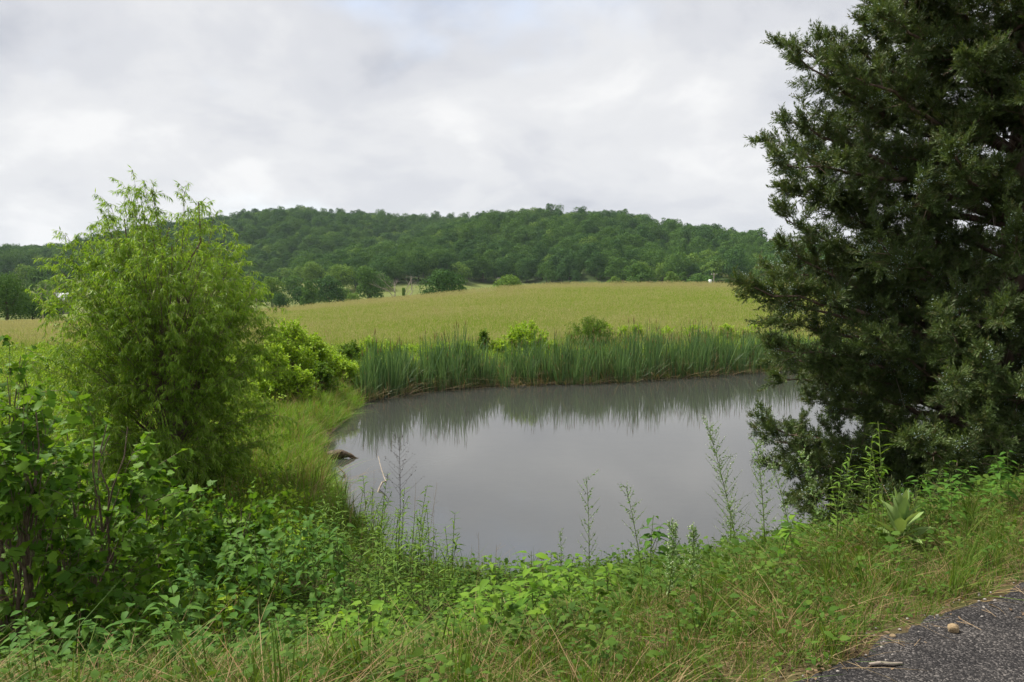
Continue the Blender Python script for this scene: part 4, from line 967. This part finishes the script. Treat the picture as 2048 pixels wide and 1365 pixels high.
# sweet clover: tall airy stems with tiny leaves and white flower spikes
def sweet_clover(base, top, label, dens=1., flower=1.):
    w = ground_hit(*base); t = at_d(top[0], top[1], w[1]); e = t - w; H = np.linalg.norm(e)
    o = thing('sweet_clover', label, 'wildflower', w, 'sweet clover stems in front of the pond')
    p = bez((0, 0, -.04), e * .5 + [.04, 0, .03], e, 14); st = Geo().add(*tube(p, np.linspace(.006, .0016, 14), 5))
    LPs, LDs, FP = [], [], []
    for k in range(int(38 * dens)):
        u = .18 + .82 * (k + rng.random()) / (38 * dens); j = u * 13; j0 = min(int(j), 12); q = p[j0] + (p[j0 + 1] - p[j0]) * (j - j0)
        a = k * 2.399; l = rng.uniform(.12, .30) * (1.1 - .6 * u) * H * .8; d = norm(np.array([math.cos(a), math.sin(a), rng.uniform(.5, 1.5)]))
        b = bez(q, q + d * l * .5, q + d * l + [0, 0, .02], 5); st.add(*tube(b[[0, 2, 4]], [.002, .0015, .0008], 3))
        n = 9; uu = rng.uniform(.1, .75, n) * 4; i0 = np.minimum(uu.astype(int), 3); LPs.append(b[i0] + (b[i0 + 1] - b[i0]) * (uu - i0)[:, None]); LDs.append(rdir(n) + d * .6)
        if rng.random() < flower * (.25 + .75 * u):
            n = 10; uu = rng.uniform(.6, 1., n) * 4; i0 = np.minimum(uu.astype(int), 3); FP.append(b[i0] + (b[i0 + 1] - b[i0]) * (uu - i0)[:, None] + rng.normal(size=(n, 3)) * .004)
    P = np.concatenate(LPs); n = len(P)
    link('stem', st.mesh('stem', [M['green_stem']]), o)
    link('leaflets', Geo().add(*leaf_cloud(P, np.concatenate(LDs), rdir(n), rng.uniform(.018, .032, n), .010, LEAF4)).mesh('leaflets', [M['clover_stem_leaf']]), o, 'stuff')
    P = np.concatenate(FP); n = len(P)
    link('flowers', Geo().add(*leaf_cloud(P, rdir(n) - [0, 0, .4], rdir(n), rng.uniform(.007, .012, n), .006, LEAF4)).mesh('flowers', [M['white_flower']]), o, 'stuff')
sweet_clover((1485, 1150), (1415, 850), 'dense leaning sweet clover with pale flower spikes standing against the water', 2.0)
sweet_clover((1530, 1140), (1512, 885), 'slender pale sweet clover next to the dense leaning one', 1.2)
sweet_clover((1590, 1120), (1545, 930), 'short sweet clover stem bending away from the cedar', 1.0)
sweet_clover((1175, 1235), (1173, 955), 'single thin upright sweet clover above the broad weed', .8, .5)
sweet_clover((1118, 1190), (1120, 1062), 'short wispy sweet clover near the single upright one', .5, .5)
sweet_clover((1290, 1210), (1252, 975), 'branching sweet clover with sparse leaves over the open water', .9, .6)
sweet_clover((1330, 1215), (1345, 1050), 'low bushy sweet clover with clustered white flowers', 1.1, 1.)
sweet_clover((1375, 1200), (1385, 1060), 'small sweet clover beside the low bushy one', .9, 1.)
sweet_clover((1450, 1170), (1460, 1010), 'faint sweet clover behind the dense leaning one', .8, .8)
sweet_clover((1650, 1100), (1600, 905), 'tall thin sweet clover in front of the cedar foliage', .8, .6)

# dark dead stalk, dry stalks, sticks and log
def dead_stalk():
    w = ground_hit(795, 1195); t = at_d(798, 875, w[1]) - w; H = t[2]
    o = thing('dead_stalk', 'dark dry weed stalk with branching seed head standing before the pond', 'dead weed', w)
    p = bez((0, 0, -.03), t * .5 + [.05, 0, 0], t, 12); g = Geo().add(*tube(p, np.linspace(.0075, .002, 12), 5)); sd = []
    for k in range(26):
        u = .62 + .38 * (k + .5) / 26; j = u * 11; j0 = min(int(j), 10); q = p[j0] + (p[j0 + 1] - p[j0]) * (j - j0); a = k * 2.4; l = .17 * (1.25 - .9 * (u - .62) / .38) * H / 1.5
        d = np.array([math.cos(a), math.sin(a), .9]); e = q + d * l; b = bez(q, q + d * l * .6 + [0, 0, -.02], e, 4); g.add(*tube(b, [.002, .0016, .0012, .0008], 3))
        for i in range(7): sd.append(b[rng.integers(1, 4)] + rng.normal(size=3) * .012)
    link('stalk', g.mesh('stalk', [M['dark_stem']]), o)
    n = len(sd); link('seed_heads', Geo().add(*leaf_cloud(np.array(sd), rdir(n), rdir(n), .017, .010, LEAF4)).mesh('seed_heads', [M['dark_stem']]), o, 'stuff')
dead_stalk()
for base, top, label in [((700, 1110), (700, 925), 'thin dry brown stalk nearest the floating log'), ((722, 1120), (738, 985), 'thin bent dry stalk near the floating log'), ((745, 1125), (748, 940), 'straight dry stalk beside the forked stick in the water'),
                         ((822, 1180), (832, 960), 'thin dry stalk just right of the dark seed-headed stalk'), ((838, 1185), (874, 965), 'slanting dry stalk right of the dark seed-headed stalk'), ((866, 1185), (868, 1010), 'short dry stalk above the narrow-leaved weeds'),
                         ((958, 1200), (957, 1065), 'pale dry stalk in the low grass at the pond edge'), ((995, 1200), (993, 1090), 'short pale dry stalk in the pond-edge grass')]:
    w = ground_hit(*base); t = at_d(top[0], top[1], w[1]) - w; g = Geo().add(*tube(bez((0, 0, -.03), t * .5 + [rng.normal() * .06, 0, 0], t, 8), np.linspace(.004, .0012, 8), 4))
    for k in range(4):
        q = t * rng.uniform(.55, .95); g.add(*tube([q, q + np.array([rng.normal() * .05, rng.normal() * .05, .08])], [.0016, .0008], 3))
    thing('dry_stalk', label, 'dead weed', w, 'dry stalks by the pond', g.mesh('dry_stalk', [M['dry_stem']]))
def water_stick(pts, r, label, mat='dead_wood', name='stick'):
    W = np.array([at_z(px, py, 0) + [0, 0, z] for px, py, z in pts]); c = W[0].copy(); o = thing(name, label, 'stick' if name == 'stick' else 'log', c)
    P = W - c; path = np.concatenate([bez(P[i], (P[i] + P[i + 1]) / 2 + rng.normal(size=3) * .02, P[i + 1], 5)[(1 if i else 0):] for i in range(len(P) - 1)])
    g = Geo().add(*tube(path, np.interp(np.linspace(0, 1, len(path)), np.linspace(0, 1, len(r)), r), 8)); return o, g, path
o, g, path = water_stick([(655, 917, .06), (680, 917, .11), (700, 917, .07), (722, 916, -.06)], [.12, .12, .06, .02], 'brown rotting log poking out of the grassy shore into the pond', name='log')
V = g.V[0]; V += rng.normal(size=V.shape) * .012
link('log_body', g.mesh('log_body', [M['wet_log']], True), o)
link('broken_branch', Geo().add(*tube([path[3], path[3] + [.08, -.05, .07], path[3] + [.2, -.1, .10]], [.035, .025, .012], 6)).mesh('broken_branch', [M['wet_log']], True), o)
o, g, path = water_stick([(676, 942, .10), (688, 951, .07), (694, 955, -.03)], [.012, .018, .02], 'small forked stick rising from the water near the log')
link('main_branch', g.mesh('main_branch', [M['wet_log']], True), o); link('fork', Geo().add(*tube([path[6], path[6] + [-.06, .05, -.02], path[6] + [-.16, -.12, -.08]], [.014, .012, .008], 5)).mesh('fork', [M['wet_log']]), o)
o, g, path = water_stick([(755, 985, -.02), (765, 975, .12), (772, 978, .16), (757, 945, .40)], [.02, .02, .016, .008], 'bent grey stick standing out of the shallow water')
link('main_branch', g.mesh('main_branch', [M['dead_wood']], True), o); link('side_twig', Geo().add(*tube([path[8], path[8] + [.05, 0, .06], path[8] + [.02, 0, .2]], [.009, .007, .003], 4)).mesh('side_twig', [M['dead_wood']]), o)
o, g, path = water_stick([(830, 975, -.05), (826, 940, -.045), (840, 930, -.04), (900, 912, -.05), (925, 905, -.09)], [.02, .035, .035, .025, .01], 'long pale sunken branch just under the pond surface')
link('main_branch', g.mesh('main_branch', [M['dead_wood']], True), o)
o, g, path = water_stick([(700, 921, -.06), (760, 919, -.04), (860, 917, -.05), (900, 922, -.09)], [.03, .03, .02, .008], 'straight pale sunken branch beyond the log')
link('main_branch', g.mesh('main_branch', [M['dead_wood']], True), o)

# things on the road edge
def stone_mesh(sx, sy, sz, mat, seed):
    rg = np.random.default_rng(seed); u = np.linspace(0, np.pi, 7)[1:-1]; v = np.linspace(0, 2 * np.pi, 10, endpoint=False); D = np.array([(math.sin(a) * math.cos(b), math.sin(a) * math.sin(b), math.cos(a)) for a in u for b in v] + [(0, 0, 1), (0, 0, -1)])
    for k in range(7):
        pl = norm(rg.normal(size=3)); D -= np.outer(np.maximum(D @ pl - .72, 0), pl)
    q = [(i * 10 + j, i * 10 + (j + 1) % 10, (i + 1) * 10 + (j + 1) % 10, (i + 1) * 10 + j) for i in range(4) for j in range(10)]; t = [(50, j, (j + 1) % 10) for j in range(10)] + [(51, 40 + (j + 1) % 10, 40 + j) for j in range(10)]
    return Geo().add(D * [sx, sy, sz], [np.array(q)[:, ::-1], np.array(t)]).mesh('stone', [mat])
M['tan_stone'] = noise_mat('tan_stone', [(.3, (.20, .14, .075)), (.7, (.36, .27, .16))], 25, bump=.4)
M['grey_stone'] = noise_mat('grey_stone', [(.3, (.20, .18, .16)), (.7, (.38, .35, .32))], 30, bump=.4)
M['litter'] = leaf_mat('brown_litter', [(.14, .09, .055), (.22, .15, .09), (.10, .065, .04)], .15, .7, .2)
w = at_z(1907, 1256, ROAD_Z + .03); o = thing('stone', 'tan angular stone lying on the crumbled road edge', 'stone', (w[0], w[1], ROAD_Z + .022), data=stone_mesh(.042, .03, .028, M['tan_stone'], 3)); o.rotation_euler = (.1, .2, .6)
w = at_z(1785, 1278, ROAD_Z); o = thing('stone', 'small pale stone in the dirt at the road edge', 'stone', (w[0], w[1], ROAD_Z + .012), data=stone_mesh(.018, .013, .012, M['tan_stone'], 5))
w = at_z(1770, 1334, ROAD_Z + .01); o = thing('fallen_twig', 'short brown broken twig lying on the asphalt edge', 'twig', (w[0], w[1], ROAD_Z + .02), data=Geo().add(*tube([(-.07, 0, 0), (-.02, .006, .004), (.03, 0, .002), (.08, .012, 0)], [.007, .008, .008, .005], 6)).mesh('fallen_twig', [M['dead_wood']], True))

# ------------------------------------------------------------------ ground cover
def cover():
    def region(x0, x1, y0, y1, step, f):
        x, y = jitter_grid(x0, x1, y0, y1, step); k = in_view(x, y, 1.6, .72); x, y = x[k], y[k]
        sd = pond_sd(x, y); s = road_s(x, y); k = f(x, y, sd, s); x, y = x[k], y[k]; return x, y, height(x, y)
    # short verge grass by the road, partly dry
    tm = []
    for k in range(4):
        g = Geo(); blades(g, 18, .06, .07, .20, .0048, .45, 0, .5); blades(g, 4 + 2 * k, .07, .06, .17, .004, .7, 1, .7); tm.append(g.mesh('verge_tuft', [M['verge_grass'], M['dry_grass']]))
    g = Geo(); blades(g, 9, .06, .05, .14, .004, .6, 0, .6); blades(g, 22, .09, .06, .20, .004, .95, 1, .8); tm.append(g.mesh('dry_tuft', [M['verge_grass'], M['dry_grass']]))
    g = Geo(); blades(g, 14, .05, .18, .38, .007, .38, 0, .7); tm.append(g.mesh('long_tuft', [M['verge_grass']]))
    x, y, z = region(-7, 12, 2.0, 13, .066, lambda x, y, sd, s: (s > .02 + .05 * vnoise(x, y, 4.)) & (s < 4.2) & (rng.random(len(x)) < np.interp(s, [0, .25, 2.2, 4.2], [.45, 1, .9, .4])))
    n = len(x); dry = np.interp(x, [-3, -1, .4, 1.2], [.42, .34, .17, .08]) * np.interp(road_s(x, y), [0, 1.2, 2.2], [1, .9, .3])
    u = rng.random(n); pick = np.where(u < dry, 4, np.where(u > .93 - .12 * (vnoise(x, y, 2.3, 9.) > .35), 5, rng.integers(0, 4, n)))
    scatter('verge_grass', 'mixed green and straw-coloured grass of the road verge', 'grass', np.stack([x, y, z], 1), spin(n, .15), rng.uniform(.6, 1.25, n) * np.interp(x, [-1, .6], [.9, .75]) * (1 + .4 * vnoise(x, y, 3.1, 6.)), pick, tm)
    # low leafy ground cover
    tm = []
    for k in range(5):
        n = 16 + 4 * k; an = rng.uniform(0, 6.28, n); r = .09 * np.sqrt(rng.random(n)) * (1 + .2 * k); zz = rng.uniform(.01, .09 + .035 * k, n); d = np.stack([np.cos(an), np.sin(an), rng.uniform(-.2, .5, n)], 1)
        P = np.stack([np.cos(an) * r, np.sin(an) * r, zz], 1); L = rng.uniform(.022, .042 + .008 * k, n); g = Geo(); g.add(*leaf_cloud(P, d, rng.normal(size=(n, 3)) * .35 + [0, 0, 1], L, L * .62, LEAF6))
        for i in range(0, n, 3): g.add(*tube([P[i] * [.2, .2, 0], P[i]], [.0014, .001], 3), mat=1)
        tm.append(g.mesh('ground_sprig', [M['ground_leaf'], M['green_stem']]))
    x, y, z = region(-8, 13, 2.2, 16, .12, lambda x, y, sd, s: (s > .12) & (sd > .15) & (s < 11) & (rng.random(len(x)) < np.interp(s, [.1, .6, 1.3, 2.4], [.2, .42, .55, .5])))
    n = len(x); s = road_s(x, y); scatter('ground_cover', 'low leafy ground cover between verge grass and pond', 'ground cover', np.stack([x, y, z], 1), spin(n, .2), rng.uniform(.7, 1.3, n) * np.interp(s, [0, 1.5, 4], [.75, .95, 1.3]), rng.integers(0, 5, n), tm)
    # lush grass on the left shore and along the near pond edge
    tm = []
    for k in range(6):          # 0-2 lush, 3 darker sedge, 4 seedy with dead stems, 5 short
        g = Geo()
        if k < 3: blades(g, 30, .12, .14, .36, .0095, .28, 0, .45); blades(g, 3, .12, .2, .42, .006, .4, 1, .6)
        elif k == 3: blades(g, 22, .09, .30, .62, .010, .28, 2, .8)
        elif k == 4: blades(g, 14, .12, .2, .4, .009, .4, 0, .7); blades(g, 9, .13, .3, .66, .0055, .4, 1, .6)
        else: blades(g, 22, .12, .08, .2, .009, .6, 0, .7); blades(g, 4, .12, .08, .2, .006, .8, 1, .6)
        tm.append(g.mesh('shore_tuft', [M['shore_grass'], M['dry_grass'], M['verge_grass']]))
    x1, y1, z1 = region(-9.5, -1.8, 12.5, 36, .165, lambda x, y, sd, s: (sd > .0 + .14 * vnoise(x, y, 2.2, 4.)) & (sd < 2.6 + .5 * vnoise(x, y, .9)) & (y > 13.2 - .1 * x))
    x2, y2, z2 = region(-4, 9, 9.5, 17, .17, lambda x, y, sd, s: (sd > -.12) & (sd < 1.5) & (s > 4) & (rng.random(len(x)) < .8))
    x5, y5, z5 = region(-8, 24, 30, 48, .24, lambda x, y, sd, s: (sd > -.1) & (sd < 2.4))
    x = np.concatenate([x1, x2, x5]); y = np.concatenate([y1, y2, y5]); z = np.maximum(np.concatenate([z1, z2, z5]), -.12); n = len(x)
    sc = rng.uniform(.75, 1.3, n) * (1 + .38 * vnoise(x, y, 1.4, 3.)) * np.where(np.arange(n) < len(x1), 1.1, np.where(np.arange(n) < len(x1) + len(x2), .55, .85))
    scatter('shore_grass', 'lush bright green grass along the pond shore', 'grass', np.stack([x, y, z], 1), spin(n, .18), sc, np.where(vnoise(x, y, 1.7, 8.) + rng.normal(size=n) * .35 > .45, rng.choice([3, 4, 4], n), np.where(rng.random(n) < .22, 5, rng.integers(0, 3, n))), tm)
    # rough weeds over the left and far banks
    tm = []
    for k in range(4):
        g = Geo(); n = 60; an = rng.uniform(0, 6.28, n); r = .26 * np.sqrt(rng.random(n)); P = np.stack([np.cos(an) * r, np.sin(an) * r, rng.uniform(.05, .45, n)], 1)
        L = rng.uniform(.05, .09, n); g.add(*leaf_cloud(P, rdir(n) + [0, 0, .3], rng.normal(size=(n, 3)) * .5 + [0, 0, 1], L, L * .5, LEAF4)); blades(g, 16, .25, .3, .6, .010, .3, 1); blades(g, 6, .25, .3, .6, .008, .3, 2)
        tm.append(g.mesh('bank_weed', [M[['bright_bush', 'mid_bush'][k % 2]], M['shore_grass'], M['dry_grass']]))
    x1, y1, z1 = region(-30, -1, 16, 46, .42, lambda x, y, sd, s: (sd > 2.0) & (y > 15 - x * .3))
    x2, y2, z2 = region(-8, 30, 34, 52, .40, lambda x, y, sd, s: (sd > 1.4) & (sd < 4.6) & ~((np.abs(x - 15.5) < 2.4) & (np.abs(y - 50) < 1.2)))
    x3, y3, z3 = region(-12, -3, 8.5, 16, .3, lambda x, y, sd, s: (sd > .9) & (s > 5))
    x4, y4, z4 = region(5, 24, 8, 40, .4, lambda x, y, sd, s: (sd > .2) & (s > 3) & (x > 5.5))
    x = np.concatenate([x1, x2, x3, x4]); y = np.concatenate([y1, y2, y3, y4]); z = np.concatenate([z1, z2, z3, z4]); n = len(x)
    scatter('bank_weeds', 'rough mixed weeds covering the pond banks', 'weeds', np.stack([x, y, z], 1), spin(n, .1), rng.uniform(.7, 1.35, n), rng.integers(0, 4, n), tm)
    # brown litter and grit at the road edge
    tm = []
    g = Geo(); n = 5; g.add(*leaf_cloud(rng.normal(size=(n, 3)) * [.05, .05, .003] + [0, 0, .008], rdir(n) * [1, 1, .2], rng.normal(size=(n, 3)) * .3 + [0, 0, 1], .03, .016, LEAF6)); tm.append(g.mesh('litter_leaf', [M['litter']]))
    g = Geo(); [g.add(*tube([(a, b, .006), (a + c, b + e, .010)], [.0016, .001], 3)) for a, b, c, e in rng.normal(size=(5, 4)) * .05]; tm.append(g.mesh('litter_straw', [M['dry_stem']]))
    tm.append(stone_mesh(.008, .006, .005, M['grey_stone'], 8))
    x, y, z = region(-6, 8, 2.0, 9, .085, lambda x, y, sd, s: (s > -.16) & (s < 2.2) & (rng.random(len(x)) < np.interp(s, [-.16, -.02, .12, .5, 2.2], [.1, .7, 1, .5, .3])))
    n = len(x); s = road_s(x, y); z = np.where(s < .03, ROAD_Z + .014, z + .006)
    scatter('road_edge_litter', 'dead leaves, straw and grit along the road edge', 'litter', np.stack([x, y, z], 1), spin(n, .05), rng.uniform(.6, 1.3, n), np.where(s < .12, rng.choice([1, 2, 2, 2, 0], n), rng.choice([0, 1, 1], n)), tm)
cover()
for k, (px, py) in enumerate([(130, 1330), (192, 1318), (290, 1312), (75, 1340)]):
    w = ground_hit(px, py); o = thing('clover_flower', 'small pink clover flower in the dry verge grass', 'wildflower', w, 'pink clover flowers in the verge')
    link('stem', Geo().add(*tube([(0, 0, -.01), (.004, 0, .08), (0, .006, .16)], [.0014, .0012, .001], 4)).mesh('stem', [M['green_stem']]), o)
    n = 70; d = rdir(n); link('blossom', Geo().add(*leaf_cloud(d * .004 + [0, .006, .165], d + [0, 0, .3], rdir(n), .012, .004, LEAF4)).mesh('blossom', [M['pink_flower']]), o)

# ------------------------------------------------------------------ the damp summer air
def haze():
    m, nt, N, L = new_mat('haze_air')
    v = N('ShaderNodeVolumePrincipled'); v.inputs['Color'].default_value = (.74, .87, 1.0, 1); v.inputs['Density'].default_value = .00006; v.inputs['Anisotropy'].default_value = .1
    o = N('ShaderNodeOutputMaterial'); L(v.outputs[0], o.inputs['Volume'])
    me = Geo().add(*box((0, 2000, 72), (7400, 4900, 162))).mesh('haze', [m]); link('haze', me, kind='stuff')
haze()
